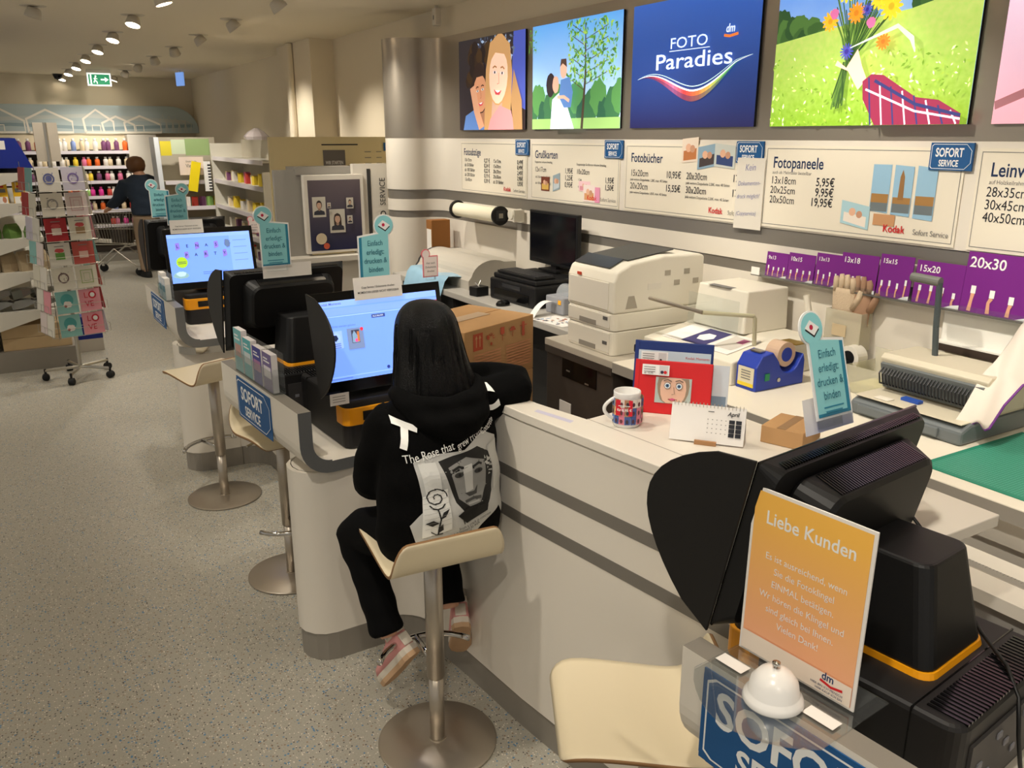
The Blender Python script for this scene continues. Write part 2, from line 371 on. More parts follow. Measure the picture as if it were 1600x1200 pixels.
def pic_park(w, h):
    a = Art(.00008); a.rect(0, 0, w, h, grad('print_sky', (200, 226, 246), (86, 156, 226), EM, sy=h))
    for i in range(14): blob(a, w * (i / 13), h * (.2 + .1 * math.sin(i * 2.1)), .08, .1, E_([(58, 108, 70), (84, 140, 76), (44, 90, 66)][i % 3]), i)
    a.rect(0, 0, w, h * .1, E_((150, 190, 110))); a.line([(w * .6, 0), (w * .63, h * .5), (w * .62, h * .95)], [.025, .018, .008], E_((74, 60, 44)))
    for i in range(11): a.line([(w * .62, h * (.35 + .05 * i)), (w * (.62 + (.24 if i % 2 else -.14)), h * (.45 + .05 * i))], .005, E_((84, 70, 50)))
    leaves(a, w * .46, w * .97, h * .42, h * .98, 330, [E_((96, 148, 58)), E_((130, 176, 66)), E_((70, 120, 50)), E_((160, 190, 80))], .016, 5)
    leaves(a, w * .0, w * .1, h * .7, h * .96, 30, [E_((96, 148, 58))], .012, 6)
    a.poly([(w * .28, 0), (w * .3, h * .28), (w * .38, h * .34), (w * .46, h * .26), (w * .56, 0)], E_((226, 232, 246)))
    blob(a, w * .28, h * .42, .05, .07, E_((50, 40, 44)), 3, amp=.1); blob(a, w * .34, h * .42, .035, .05, E_((226, 176, 150)), 4, amp=.1)
    a.poly([(w * .38, h * .3), (w * .4, h * .46), (w * .5, h * .48), (w * .54, h * .34), (w * .52, h * .2), (w * .44, h * .2)], E_((96, 136, 196)))
    blob(a, w * .43, h * .55, .036, .05, E_((232, 184, 158)), 7, amp=.08); a.poly([(w * .39, h * .58), (w * .4, h * .65), (w * .46, h * .65), (w * .47, h * .57), (w * .42, h * .61)], E_((84, 62, 50)))
    a.line([(w * .36, h * .3), (w * .44, h * .3), (w * .5, h * .26)], .02, E_((232, 184, 158))); return a
def pic_logo(w, h):
    a = Art(.00008); a.rect(0, 0, w, h, grad('print_navy', (30, 30, 74), (44, 92, 180), EM, sy=h * 1.15))
    def sw(u): return (w * (.07 + .9 * u), h * (.40 + .045 * math.sin(u * PI * 2.2) * (1 - u) * 2.2 - .10 * math.sin(PI * min(1, u * 1.15)) + .30 * max(0, u - .5) ** 1.4))
    N_ = 60; cols = [(60, 44, 86), (150, 50, 70), (206, 70, 84), (226, 110, 150), (190, 60, 60), (206, 110, 60), (196, 180, 80), (110, 190, 100), (60, 150, 130), (40, 80, 130)]
    for i in range(N_):
        u0, u1 = i / N_, (i + 1) / N_; q = u0 * (len(cols) - 1); k = min(int(q), len(cols) - 2); f = q - k; f = round(f * 4) / 4; c = tuple(int(cols[k][j] * (1 - f) + cols[k + 1][j] * f) for j in range(3)); (x0, y0), (x1, y1) = sw(u0), sw(u1); t0 = .085 * h * math.sin(PI * min(1, u0 * 1.05)) ** 1.5; t1 = .085 * h * math.sin(PI * min(1, u1 * 1.05)) ** 1.5
        a.put([(x0, y0), (x1, y1), (x1, y1 - t1 * .5), (x0, y0 - t0 * .5), (x1, y1 - t1), (x0, y0 - t0)], [(0, 1, 2, 3)], E_(c)); a.put([(x0, y0 - t0 * .5), (x1, y1 - t1 * .5), (x1, y1 - t1), (x0, y0 - t0)], [(0, 1, 2, 3)], E_(tuple(int(c[j] * .55 + (34, 40, 96)[j] * .45) for j in range(3))))
    pts = [sw(i / 40) for i in range(41)]
    a.line(pts, [.001 + .007 * math.sin(i / 40 * PI) for i in range(41)], E_((250, 250, 255))); a.line([(x, y + .02 * math.sin(i / 40 * PI)) for i, (x, y) in enumerate(pts)], [.001 + .003 * math.sin(i / 40 * PI) for i in range(41)], E_((206, 240, 232)))
    L = E_((226, 240, 255)); a.fit('FOTO', w * .34, h * .62, h * .085, L, w * .3, .002); a.rect(w * .34, h * .598, w * .66, h * .604, L)
    a.fit('Paradies', w * .22, h * .465, h * .125, L, w * .61, .006)
    a.text('dm', w * .77, h * .69, h * .06, L, 'l', .02, .9, slant=.15); a.line([(w * .76, h * .67), (w * .8, h * .66), (w * .86, h * .672)], .012, E_((230, 120, 50))); return a
def pic_bouquet(w, h):
    a = Art(.00008); a.rect(0, 0, w, h, grad('print_sky2', (190, 216, 244), (70, 130, 214), EM, sy=h, noise=.12, nscale=5))
    for i in range(12): blob(a, w * .28 * i / 11, h * (.64 + .05 * math.sin(i * 1.7)) - .03 * i / 11, .05, .07 - .004 * i, E_([(58, 92, 44), (44, 76, 40), (74, 110, 52)][i % 3]), i)
    for i in range(9): blob(a, w * (.74 + .3 * i / 8), h * (.72 + .03 * i / 3), .04, .04 + .004 * i, E_([(46, 82, 46), (58, 96, 48)][i % 2]), i + 40)
    a.poly([(0, 0), (w, 0), (w, h * .77), (w * .7, h * .68), (w * .3, h * .62), (0, h * .56)], grad('print_grass', (128, 168, 44), (190, 212, 110), EM, sy=h * .8, noise=.3, nscale=40))
    leaves(a, 0, w, 0, h * .45, 260, [E_((210, 226, 140)), E_((112, 152, 40)), E_((160, 190, 70)), E_((226, 236, 190))], .009, 9)
    g = [E_((60, 92, 40)), E_((88, 122, 50)), E_((44, 74, 34))]; r = random.Random(4)
    for i in range(46):
        x = w * (.33 + .3 * r.random()); y = h * (.6 + .36 * r.random()); a.line([(w * .43, h * .38), ((x + w * .43) / 2 + .01, (y + h * .4) / 2), (x, y)], .005, g[i % 3])
    for i in range(24): a.line([(w * (.43 + .03 * (r.random() - .5)), h * .4), (w * (.40 + .06 * (r.random() - .5)), h * (.1 + .08 * r.random()))], .006, g[i % 3])
    for (x, y, s, c) in [(.40, .84, .05, (246, 214, 50)), (.49, .86, .042, (246, 150, 40)), (.5, .92, .035, (246, 160, 44)), (.46, .69, .04, (246, 150, 40)), (.33, .66, .04, (246, 180, 44)), (.57, .76, .045, (248, 214, 50)), (.63, .70, .05, (248, 210, 46)), (.61, .5, .032, (238, 130, 40))]:
        for k in range(12): t = k * PI / 6; a.disc(w * x + s * .55 * math.cos(t), h * y + s * .55 * math.sin(t), s * .5, E_(c), 8, s * .17, t)
        a.disc(w * x, h * y, s * .28, E_(tuple(int(v * .85) for v in c)), 10)
    for (x, y, s) in [(.34, .87, .036), (.37, .98, .024), (.52, .7, .026), (.63, .8, .026), (.72, .83, .036), (.44, .46, .034), (.6, .95, .03), (.45, .98, .02)]:
        for k in range(14): t = k * PI / 7; a.disc(w * x + s * .6 * math.cos(t), h * y + s * .6 * math.sin(t), s * .42, E_((66 + k % 3 * 12, 72, 180)), 6, s * .1, t)
        a.disc(w * x, h * y, s * .3, E_((56, 44, 140)), 8)
    for (x, y) in [(.36, .7), (.58, .94), (.55, .62)]: blob(a, w * x, h * y, .02, .02, E_((214, 110, 160)), 5)
    a.line([(w * .46, h * .48), (w * .68, h * .58), (w * .75, h * .5), (w * .77, h * .42)], [.004, .016, .02, .004], E_((206, 216, 200)))
    a.poly([(w * .4, h * .41), (w * .45, h * .36), (w * .5, h * .47), (w * .53, h * .36), (w * .56, h * .28), (w * .52, h * .22), (w * .46, h * .34), (w * .39, h * .38)], E_((240, 196, 172)))
    a.poly([(w * .54, h * .27), (w * .58, h * .31), (w * .64, h * .3), (w * .8, h * .16), (w * .9, h * .14), (w, h * .06), (w, 0), (w * .62, 0), (w * .55, h * .16)], E_((140, 40, 70)))
    for i in range(8): a.line([(w * (.57 + .055 * i), h * (.29 - .03 * i)), (w * (.6 + .055 * i), 0.001)], .007, E_([(50, 54, 110), (220, 210, 220)][i % 2]))
    a.line([(w * .56, h * .22), (w * .8, h * .08), (w, h * .03)], .008, E_((220, 210, 220))); a.line([(w * .6, h * .27), (w * .8, h * .12), (w, h * .05)], .012, E_((46, 50, 104))); return a
def pic_skin(w, h):
    a = Art(.00008); a.rect(0, 0, w, h, grad('print_skin', (206, 150, 160), (236, 214, 236), EM, sy=h)); a.line([(0, h * .1), (w * .2, h * .22), (w * .5, h * .2)], .03, E_((150, 96, 100))); return a
LBL = ['backlit wall picture of two smiling women cheek to cheek', 'backlit wall picture of a parent lifting a toddler under a tree', 'dark blue backlit wall panel with white lettering and a coloured swoosh', 'backlit wall picture of a hand holding a wildflower bouquet in a meadow', 'backlit wall picture with pale pink skin at the right frame edge']
for i, fn in enumerate((pic_friends, pic_park, pic_logo, pic_bouquet, pic_skin)):
    y1, y0 = LB_Y[i]; w = y1 - y0
    t = empty('light_box', (3.078, y1, 2.04), 0, LBL[i], 'picture', 'row of backlit pictures above the price boards')
    box(-.012, 0, -w, 0, 0, LH).obj('housing', BLACK, t); fn(w, LH).clip(w, LH).build('picture', t, (-.0125, 0, 0), (0, -1, 0), (0, 0, 1))

# ---- price boards
def priceboard(i, title, rows, sub=None, extra=None, label='', badge=True):
    y1, y0 = [(5.93, 4.99), (4.92, 3.98), (3.91, 2.93), (2.87, 1.92), (1.85, .89)][i]; w = y1 - y0; h = .341
    t = empty('price_board', (3.079, y1, 1.604), 0, label, 'price board', 'row of price boards on the service wall')
    box(-.004, 0, -w - .01, .01, -.012, h + .012).obj('board', mat('board_white', (232, 224, 206), .5), t)
    a = Art(.0001); a.frame(0, 0, w, h, .0025, INKG); a.text(title, .04, h - .085, .05, NAVY, 'l', .012, .82)
    if sub: a.text(sub, .04, h - .112, .015, INKG, 'l', 0, .9)
    for (s, x, y, sz, b, al) in rows: a.text(s, x, y, sz, INKK, al, b, .84)
    if extra: extra(a, w, h)
    a.text('Kodak', w - .3, .022, .03, RED, 'l', .012, .9); a.text('Sofort Service', w - .165, .022, .022, INKG, 'l', 0, .86)
    a.build('print', t, (-.0042, 0, 0), (0, -1, 0), (0, 0, 1))
    if badge:
        b = box(-.008, 0, -.17, 0, 0, .1).obj('badge', SBLUE, t, (-.004, -w + .13, h - .07)); c = Art(.0001); sofort(c, 0, 0, .17, .1); c.build('badge_print', b, (-.0082, 0, 0), (0, -1, 0), (0, 0, 1))
def mini(a, x, y, w, h, c0, c1, skew=0.0):
    a.poly([(x, y), (x + w, y + skew), (x + w, y + h + skew), (x, y + h)], ink(c0)); a.poly([(x + w * .1, y + h * .1), (x + w * .9, y + h * .1 + skew), (x + w * .9, y + h * .55 + skew), (x + w * .1, y + h * .5)], ink(c1))
    a.disc(x + w * .4, y + h * .6 + skew * .4, h * .18, ink((226, 178, 148)), 10); a.disc(x + w * .65, y + h * .55 + skew * .6, h * .16, ink((200, 150, 120)), 10)
priceboard(0, 'Fotoabzüge', [(s, .05, .21 - k * .036, .026, 0, 'l') for k, s in enumerate(['10x15cm', 'ab 50 Bilder', 'ab 100 Bilder', 'ab 200 Bilder', '13x18cm'])] + [(s, .44, .21 - k * .036, .028, .01, 'r') for k, s in enumerate(['0,27 €', '0,24 €', '0,22 €', '0,19 €', '0,39 €'])] + [(s, .49, .21 - k * .036, .026, 0, 'l') for k, s in enumerate(['15x15cm', '15x20cm', '20x20cm', '20x30cm', 'ab 50 Bilder'])] + [(s, .9, .21 - k * .036, .028, .01, 'r') for k, s in enumerate(['0,49€', '0,49€', '2,45€', '2,95€', '1,95€'])], label='white price board headed Fotoabzüge below the two women')
def x2(a, w, h): mini(a, .12, .05, .1, .09, (120, 60, 40), (220, 180, 90)); mini(a, .26, .05, .08, .1, (150, 170, 180), (200, 210, 216), .02); mini(a, .55, .07, .12, .06, (240, 200, 206), (220, 150, 160)); mini(a, .6, .01, .12, .1, (236, 220, 214), (214, 160, 110)); a.rect(.72, .01, .77, .1, ink((226, 150, 180)))
priceboard(1, 'Grußkarten', [('12x17cm', .04, .17, .032, 0, 'l'), ('1,95€', .48, .17, .032, .01, 'r'), ('1,25€', .48, .128, .032, .01, 'r'), ('0,95€', .48, .086, .032, .01, 'r'), ('10x20cm', .52, .17, .032, 0, 'l'), ('1,95€', .9, .13, .032, .01, 'r'), ('1,50€', .9, .088, .032, .01, 'r'), ('Klappkarten inklusive Umschlag', .04, .225, .014, 0, 'l'), ('Doppelseitige Grußkarten inklusive Umschlag', .52, .222, .014, 0, 'l'), ('ab 5 Karten (pro Stück)', .05, .13, .016, 0, 'l'), ('ab 10 Karten (pro Stück)', .05, .09, .016, 0, 'l'), ('1 Set', .54, .13, .016, 0, 'l'), ('ab 10 Sets (pro Set)', .54, .09, .016, 0, 'l')], extra=x2, label='white price board headed Grußkarten below the parent and toddler picture')
def x3(a, w, h):
    mini(a, .46, .26, .12, .12, (230, 214, 196), (190, 120, 70), .01); mini(a, .58, .23, .13, .11, (140, 170, 190), (70, 60, 60), .02); mini(a, .7, .25, .14, .11, (200, 206, 200), (50, 70, 120), -.01)
priceboard(2, 'Fotobücher', [('15x20cm', .04, .18, .036, 0, 'l'), ('10,95€', .46, .18, .036, .01, 'r'), ('jede weitere Doppelseite 1,20€, max. 40 Seiten', .04, .155, .014, 0, 'l'), ('20x20cm', .04, .11, .036, 0, 'l'), ('15,55€', .46, .11, .036, .01, 'r'), ('jede weitere Doppelseite 1,85€, max. 40 Seiten', .04, .085, .014, 0, 'l'), ('20x30cm', .5, .18, .036, 0, 'l'), ('17,', .88, .18, .036, .01, 'r'), ('jede weitere Doppelseite 2,20€, max. 40 Seiten', .5, .155, .014, 0, 'l'), ('30x20cm', .5, .11, .036, 0, 'l'), ('17,', .88, .11, .036, .01, 'r'), ('jede weitere Doppelseite 2,20€, max. 40 Seiten', .5, .085, .014, 0, 'l')], extra=x3, label='white price board headed Fotobücher below the dark blue panel')
def x4(a, w, h):
    for k in range(3):
        x = .575 + k * .1; a.poly([(x, .1 - k * .008), (x + .085, .095 - k * .008), (x + .085, .285 - k * .005), (x, .285)], ink((150, 190, 216))); a.rect(x + .003, .1, x + .082, .14, ink((110, 120, 124)))
        a.rect(x + .003, .135, x + .082, .17 if k != 1 else .16, ink((166, 124, 70)))
    a.poly([(.70, .15), (.725, .15), (.722, .24), (.712, .268), (.703, .24)], ink((150, 110, 66)))
    mini(a, .44, .04, .14, .095, (170, 206, 216), (236, 226, 214), -.02); a.rect(.6, .045, .7, .09, ink((200, 150, 106)))
priceboard(3, 'Fotopaneele', [('13x18cm', .035, .185, .034, 0, 'l'), ('20x25cm', .035, .142, .034, 0, 'l'), ('20x50cm', .035, .099, .034, 0, 'l'), ('5,95€', .39, .185, .036, .01, 'r'), ('9,95€', .39, .142, .036, .01, 'r'), ('19,95€', .39, .099, .036, .01, 'r')], 'auch als Mehrteiler bestellbar', x4, 'white price board headed Fotopaneele below the bouquet picture')
priceboard(4, 'Leinwand', [('28x35cm', .035, .185, .036, 0, 'l'), ('30x45cm', .035, .14, .036, 0, 'l'), ('40x50cm', .035, .095, .036, 0, 'l')], 'auf Holzkeilrahmen', None, 'white price board beginning Lein at the right frame edge', badge=False)
# hand-written note over two boards
t = empty('note_sheet', (3.062, 3.04, 1.57), R(2), 'translucent sheet with blue handwriting taped between two price boards', 'note')
box(-.001, 0, -.17, 0, 0, .33).obj('sheet', mat('thin_sheet', (236, 230, 218), .5, alpha=.8), t)
a = Art(.0001); HW = ink((120, 124, 170))
for s, x, y, z in (('Kein', .05, .27, .032), ('Dokumenten-', .012, .2, .022), ('druck möglich!', .01, .14, .021), ('(Copyservice)', .01, .06, .02)): a.text(s, x, y, z, HW, 'l', -.004, .8, .06, .2)
a.build('handwriting', t, (-.0012, 0, 0), (0, -1, 0), (0, 0, 1))

# ================================================================ counter
cnt = empty('service_counter', (1.4, 2.5, 0), 0, 'long curved white service counter with grey stripes and kickboard', 'counter')
off = Vector((-1.4, -2.5, 0))
FP = [(1.5, 6.7), (1.24, 6.6), (1.24, 5.5), (.88, 5.4)] + arc(.88, 5.285, .115, 90, 270, 8)[1:] + [(1.08, 5.165)] + arc(1.08, 5.02, .15, 88, 0, 6) + [(1.235, 4.2), (1.24, 3.3)] + arc(1.1, 3.25, .14, 0, -88, 6) + [(.905, 3.1)] + arc(.90, 2.98, .115, 90, 270, 8)[1:] + [(1.10, 2.87)] + arc(1.10, 2.72, .15, 88, 4, 6) + [(1.268, 2.607), (1.281, 2.5), (1.311, 2.15), (1.393, 1.55), (1.445, 1.12)] + arc(1.30, 1.07, .15, 0, -80, 5) + [(1.22, .9)] + arc(1.2, .78, .115, 90, 270, 8)[1:] + [(1.5, .66), (1.55, -.6)]
BK = [(1.58, -.6), (1.52, 6.7)]
def prism_off(path, z0, z1): return MB().prism([(x + off.x, y + off.y) for x, y in path], z0, z1)
prism_off([(x + .008 if x < 1.45 else x, y) for x, y in FP] + BK, 0, .12).obj('kickboard', KICK, cnt)
o = prism_off(FP + BK, .12, .80).obj('body', WHITE, cnt, smooth=True); o.modifiers.new('es', 'EDGE_SPLIT').split_angle = R(35)
TP = [(1.281, 2.5), (1.311, 2.15), (1.393, 1.55), (1.445, 1.12)]
TPo = [(x + off.x, y + off.y) for x, y in TP]
band(TPo, .1, .80, 1.14).obj('front_panel', WHITE, cnt)
for z0, z1 in ((.782, .824), (.925, .966)): band(offset_path(TPo, -.0015), .003, z0, z1).obj('stripe', STRIPE, cnt)
top = MB(); top.prism([(x + off.x, y + off.y) for x, y in [(1.275, 2.505), (1.305, 2.15), (1.387, 1.55), (1.44, 1.12), (1.5, .95), (1.86, .95), (1.87, 1.5)] + arc(1.72, 1.87, .15, -10, 95, 7) + [(1.445, 1.985), (1.40, 2.2), (1.375, 2.505)]], 1.14, 1.17)
top.obj('counter_top', WHITE, cnt, bevel=.003)
MB().add([(1.445 + off.x, 1.985 + off.y, 1.1704), (1.449 + off.x, 1.985 + off.y, 1.1704), (1.544 + off.x, 1.12 + off.y, 1.1704), (1.540 + off.x, 1.12 + off.y, 1.1704)], [(0, 1, 2, 3)]).obj('seam', ink((170, 162, 150)), cnt)
MB().add([(1.345 + off.x, 2.13 + off.y, 1.1704), (1.365 + off.x, 2.14 + off.y, 1.1704), (1.40 + off.x, 1.99 + off.y, 1.1704), (1.38 + off.x, 1.98 + off.y, 1.1704)], [(0, 1, 2, 3)]).obj('sticker', ink((200, 196, 216)), cnt)
box(1.62 + off.x, 1.78 + off.x, 1.1 + off.y, 1.85 + off.y, .84, 1.14).obj('back_panel', WHITE, cnt)

# ---- wing tables (the slab bends up into an outer upstand)
def wing(ox, oy, rz, L, depth, label, sign=True, sw=.4, sh=.175, so=.22):
    t = empty('kiosk_table', (ox, oy, 0), rz, label, 'table', 'kiosk tables projecting from the counter')
    po = [(depth, .80), (.12, .80)] + arc(.12, .92, .12, 270, 180, 8) + [(0, 1.05)]
    pi = [(.05, 1.05)] + arc(.12, .92, .07, 180, 270, 8) + [(.12, .845), (depth, .845)]
    sec = po + pi; n = len(sec); vs = [(x, 0, z) for x, z in sec] + [(x, L, z) for x, z in sec]
    m = MB(); m.add(vs, [(i, (i + 1) % n, n + (i + 1) % n, n + i) for i in range(n)], 0); m.add(vs, [tuple(range(n)), tuple(range(2 * n - 1, n - 1, -1))], 1)
    m.m[len(po) - 1] = 2
    o = m.obj('top', [WHITE, DARKEDGE, KICK], t)
    if sign:
        a = Art(.0003); sofort(a, 0, 0, sw, sh, True, 1.0 if sw < .45 else 1.18); s = box(-.003, 0, -sw, 0, 0, sh).obj('sign_plate', SBLUE, t, (-.001, L - so, 1.037 - sh)); a.build('sign_print', s, (-.0034, 0, 0), (0, -1, 0), (0, 0, 1))
    m = band(offset_path([(.50, .27), (.13, .26)] + arc(.13, .135, .1165, 90, 270, 10)[1:] + [(.5, .02)], -.0), .003, .755, .80); m.obj('trim_ring', CHROME, t)
    return t
wing(.80, 2.842, R(4.3), .90, .62, 'white kiosk table with blue Sofort Service sign beside the seated person')
wing(.775, 5.10, R(1.5), .95, .60, 'white kiosk table under the farther lit screen')
wing(1.098, .20, R(5.4), .865, .70, 'white kiosk table with large blue sign in the right foreground', sw=.47, sh=.2, so=.06)
# ================================================================ bar stools
STEELB = mat('satin_steel', (186, 177, 164), 0.36, 0.9)
def stool(x, y, rz, label, dz=.05):
    t = empty('bar_stool', (x, y, 0), rz, label, 'stool', 'bar stools at the kiosk tables')
    MB().lathe([(.198, 0), (.203, .004), (.203, .009), (.196, .013), (.03, .016), (.03, .02)], 48).obj('base', STEELB, t, smooth=True).modifiers.new('es', 'EDGE_SPLIT').split_angle = R(50)
    MB().lathe([(.025, .016), (.025, .27)], 24).obj('lower_pole', STEELB, t, smooth=True)
    MB().lathe([(.030, .26), (.030, .655 + dz), (.018, .66 + dz), (.018, .664 + dz)], 24).obj('upper_pole', STEELB, t, smooth=True)
    m = MB(); m.tube([(.19 * math.sin(R(d)), .19 * math.cos(R(d)), .30) for d in range(-60, 61, 10)], .011, 10); m.tube([(0, .02, .30), (0, .19, .30)], .011, 8); m.obj('footrest', CHROME, t, smooth=True)
    MB().tube([(.03, 0, .655 + dz), (.12, .02, .65 + dz), (.17, .03, .64 + dz)], .006, 8).obj('lever', CHROME, t)
    prof = [(.235, .675), (.22, .695), (.19, .706), (.12, .700), (.02, .684), (-.06, .672), (-.10, .672), (-.13, .684), (-.148, .715), (-.158, .76), (-.166, .80)]
    n = len(prof); vs = []; fs = []; K = 12
    for i, (py, pz) in enumerate(prof):
        u = min(i, n - 1 - i); hw = .185 - (.03 if u == 0 else .010 if u == 1 else 0)
        for j in range(K + 1): q = -1 + 2 * j / K; vs.append((hw * q, py, pz + dz + .012 * (1 - q * q) * (-1 if 1 < i < 6 else 0)))
    for i in range(n - 1):
        for j in range(K): a = i * (K + 1) + j; fs.append((a, a + 1, a + K + 2, a + K + 1))
    o = MB().add(vs, fs).obj('seat', [CREAM, PLY], t, smooth=True)
    sd = o.modifiers.new('sub', 'SUBSURF'); sd.levels = 1; sd.render_levels = 1
    so = o.modifiers.new('sol', 'SOLIDIFY'); so.thickness = .010; so.offset = 0; so.material_offset_rim = 1
    return t
stool(1.03, 2.235, R(-4), 'cream shell bar stool that the person in the black hoodie sits on')
stool(.874, 4.718, R(20), 'cream shell bar stool in front of the farther lit screen')
stool(.943, 3.634, R(185), 'cream shell bar stool half hidden behind the Sofort Service table')
stool(1.165, 1.30, R(61), 'empty cream shell bar stool in the foreground beside the order bell', 0.0)

# ================================================================ photo kiosks (front looks to local -y)
def vents(m, x0, x1, n, f):   # n thin ribs
    for i in range(n): m.box(*f(x0 + (x1 - x0) * i / (n - 1)))
def kiosk(x, y, rz, shade, scr, label, mx=0.0):
    t = empty('photo_kiosk', (x, y, .846), rz, label, 'kiosk', 'photo kiosks on the counter tables')
    MB().prism(rrect(-.2, .2, -.22, .265, .035), 0, .195).obj('base', mat('kiosk_base', (22, 21, 22), .5), t, bevel=.01)
    box(-.2, .2, .175, .178, .0, .1965).obj('seam', BLACKG, t)
    m = MB()
    for i in range(26): yy = .13 + .085 * i / 25
    for i in range(30): xx = -.17 + .34 * i / 29; m.box(xx - .0028, xx + .0028, .19, .262, .193, .1975)
    m.obj('vent_grille', BLACKG, t)
    o = box(-.16, .16, .265, .271, .03, .15).obj('port_panel', mat('port_panel', (56, 54, 54), .5), t); 
    for i in range(8): box(-.13 + .035 * i, -.112 + .035 * i, .271, .2735, .06 + .03 * (i % 3), .072 + .03 * (i % 3)).obj('port', ink((120, 120, 126)), o)
    b = MB().prism(rrect(-.204, .204, -.226, -.12, .03), .095, .165).obj('front_band', YELLOW, t, bevel=.004)
    box(-.13, .06, -.229, -.22, .112, .148).obj('slot', BLACKG, b); box(.1, .17, -.229, -.22, .115, .145).obj('slot', BLACKG, b)
    MB().frustum(rrect(-.115, .115, -.05, .165, .03), .195, rrect(-.112, .112, -.047, .162, .03), .207).obj('trim_ring', YELLOW, t)
    MB().frustum(rrect(-.110, .110, -.045, .16, .03), .205, rrect(-.082, .082, -.06, .12, .03), .40).obj('neck', BLACK, t, bevel=.006)
    MB().tube([(-.10, -.045, .415), (.10, -.045, .415)], .02, 16).obj('hinge', BLACK, t)
    box(-.075, .075, -.07, -.03, .36, .43).obj('hinge_block', BLACK, t, bevel=.005)
    # monitor
    mo = empty('monitor', (mx, -.14, .405)); mo.parent = t; mo.rotation_euler = (R(-12), 0, 0)
    hw, hh = .277, .19
    MB().frustum([(x_, z_) for x_, z_ in rrect(-hw, hw, -hh, hh, .012)], 0, [(x_, z_) for x_, z_ in rrect(-hw * .95, hw * .95, -hh * .9, hh * .95, .03)], .035).obj('shell', BLACK, mo, rot=(R(-90), 0, 0)).scale = (1, -1, 1)
    k = MB().frustum(rrect(-.21, .21, -.075, .155, .035), 0, rrect(-.19, .19, -.05, .145, .045), .08).obj('rear_bulge', BLACK, mo, (0, .034, 0), rot=(R(-90), 0, 0)); k.scale = (1, -1, 1); k.modifiers.new('b', 'BEVEL').width = .008
    m = MB()
    RM = Matrix.Translation((0, .034, .155)) @ Matrix.Rotation(R(-7.1), 4, 'X')
    for i in range(40): xx = -.15 + .30 * i / 39; m.box(xx - .0022, xx + .0022, .010, .070, -.003, .0025, M=RM)
    m.obj('vent_grille', BLACKG, mo)
    m = MB()
    for i in range(60): xx = -.235 + .47 * i / 59; m.box(xx - .002, xx + .002, .004, .03, .181, .1868)
    m.obj('vent_grille', BLACKG, mo)
    box(-hw, hw, -.006, .0, -hh, hh).obj('bezel', BLACKG, mo, bevel=.002)
    so = scr.build('screen', mo, (-.256, -.0065, -.146), (1, 0, 0), (0, 0, 1), lift=.0004); so.scale = (.948, .945, 1)
    if shade:
        pts = [(0, -hh - .01), (0, hh + .005)] + [(-.02 - .22 * math.sin(PI * i / 16) ** .75 * (1 - .18 * i / 16), hh + .005 - (2 * hh + .015) * i / 16) for i in range(1, 16)]
        MB().prism(pts, 0, .007, M=Matrix(((0, 0, 1, shade * (hw + .004)), (1, 0, 0, -.002), (0, 1, 0, 0), (0, 0, 0, 1)))).obj('side_shade', mat('shade_black', (18, 16, 15), .5), mo, bevel=.002)
    return t
SE = 1.15
ES = lambda c: ink(c, SE)
def scr_base():
    a = Art(.0002); a.rect(0, 0, .54, .32, mat('screen_blue', (112, 152, 240), .2, emit=SE)); a.rect(0, .296, .54, .32, ES((132, 168, 246))); return a
def screen_user():
    a = scr_base(); L = ES((84, 106, 176)); P = ES((150, 182, 250))
    a.text('Kodak Moments', .02, .304, .010, ES((70, 80, 150)), 'l', .005); a.rect(.0, .262, .54, .29, ES((120, 156, 236))); a.rect(.0, .256, .54, .259, P)
    a.rect(.235, .236, .295, .25, ES((52, 70, 130))); a.text('ALLE BILDER', .24, .24, .006, ES((220, 230, 255)))
    a.rect(.48, .262, .54, .28, ES((170, 60, 80))); a.text('GESAMT', .49, .268, .008, ES((240, 220, 230)))
    a.text('Ihre Bilder werden geladen', .04, .215, .008, L); a.rect(.04, .13, .1, .2, ES((140, 172, 248))); a.disc(.07, .172, .022, ES((150, 182, 250))); a.poly([(.06, .17), (.07, .158), (.082, .17), (.076, .184), (.064, .184)], ES((30, 40, 70)))
    for k in range(3): a.rect(.05, .148 - k * .008, .09, .151 - k * .008, L)
    a.rect(.12, .12, .19, .205, ES((110, 128, 168))); a.rect(.138, .145, .172, .197, ES((60, 60, 80))); a.poly([(.14, .147), (.17, .147), (.165, .17), (.15, .195), (.142, .18)], ES((120, 150, 180))); a.disc(.158, .155, .007, ES((230, 80, 150))); a.rect(.162, .15, .171, .19, ES((190, 110, 60))); a.disc(.184, .198, .007, ES((230, 50, 70)))
    a.disc(.28, .03, .007, ES((40, 56, 130))); a.rect(.02, .008, .12, .011, L); a.rect(0, .016, .54, .018, P); return a
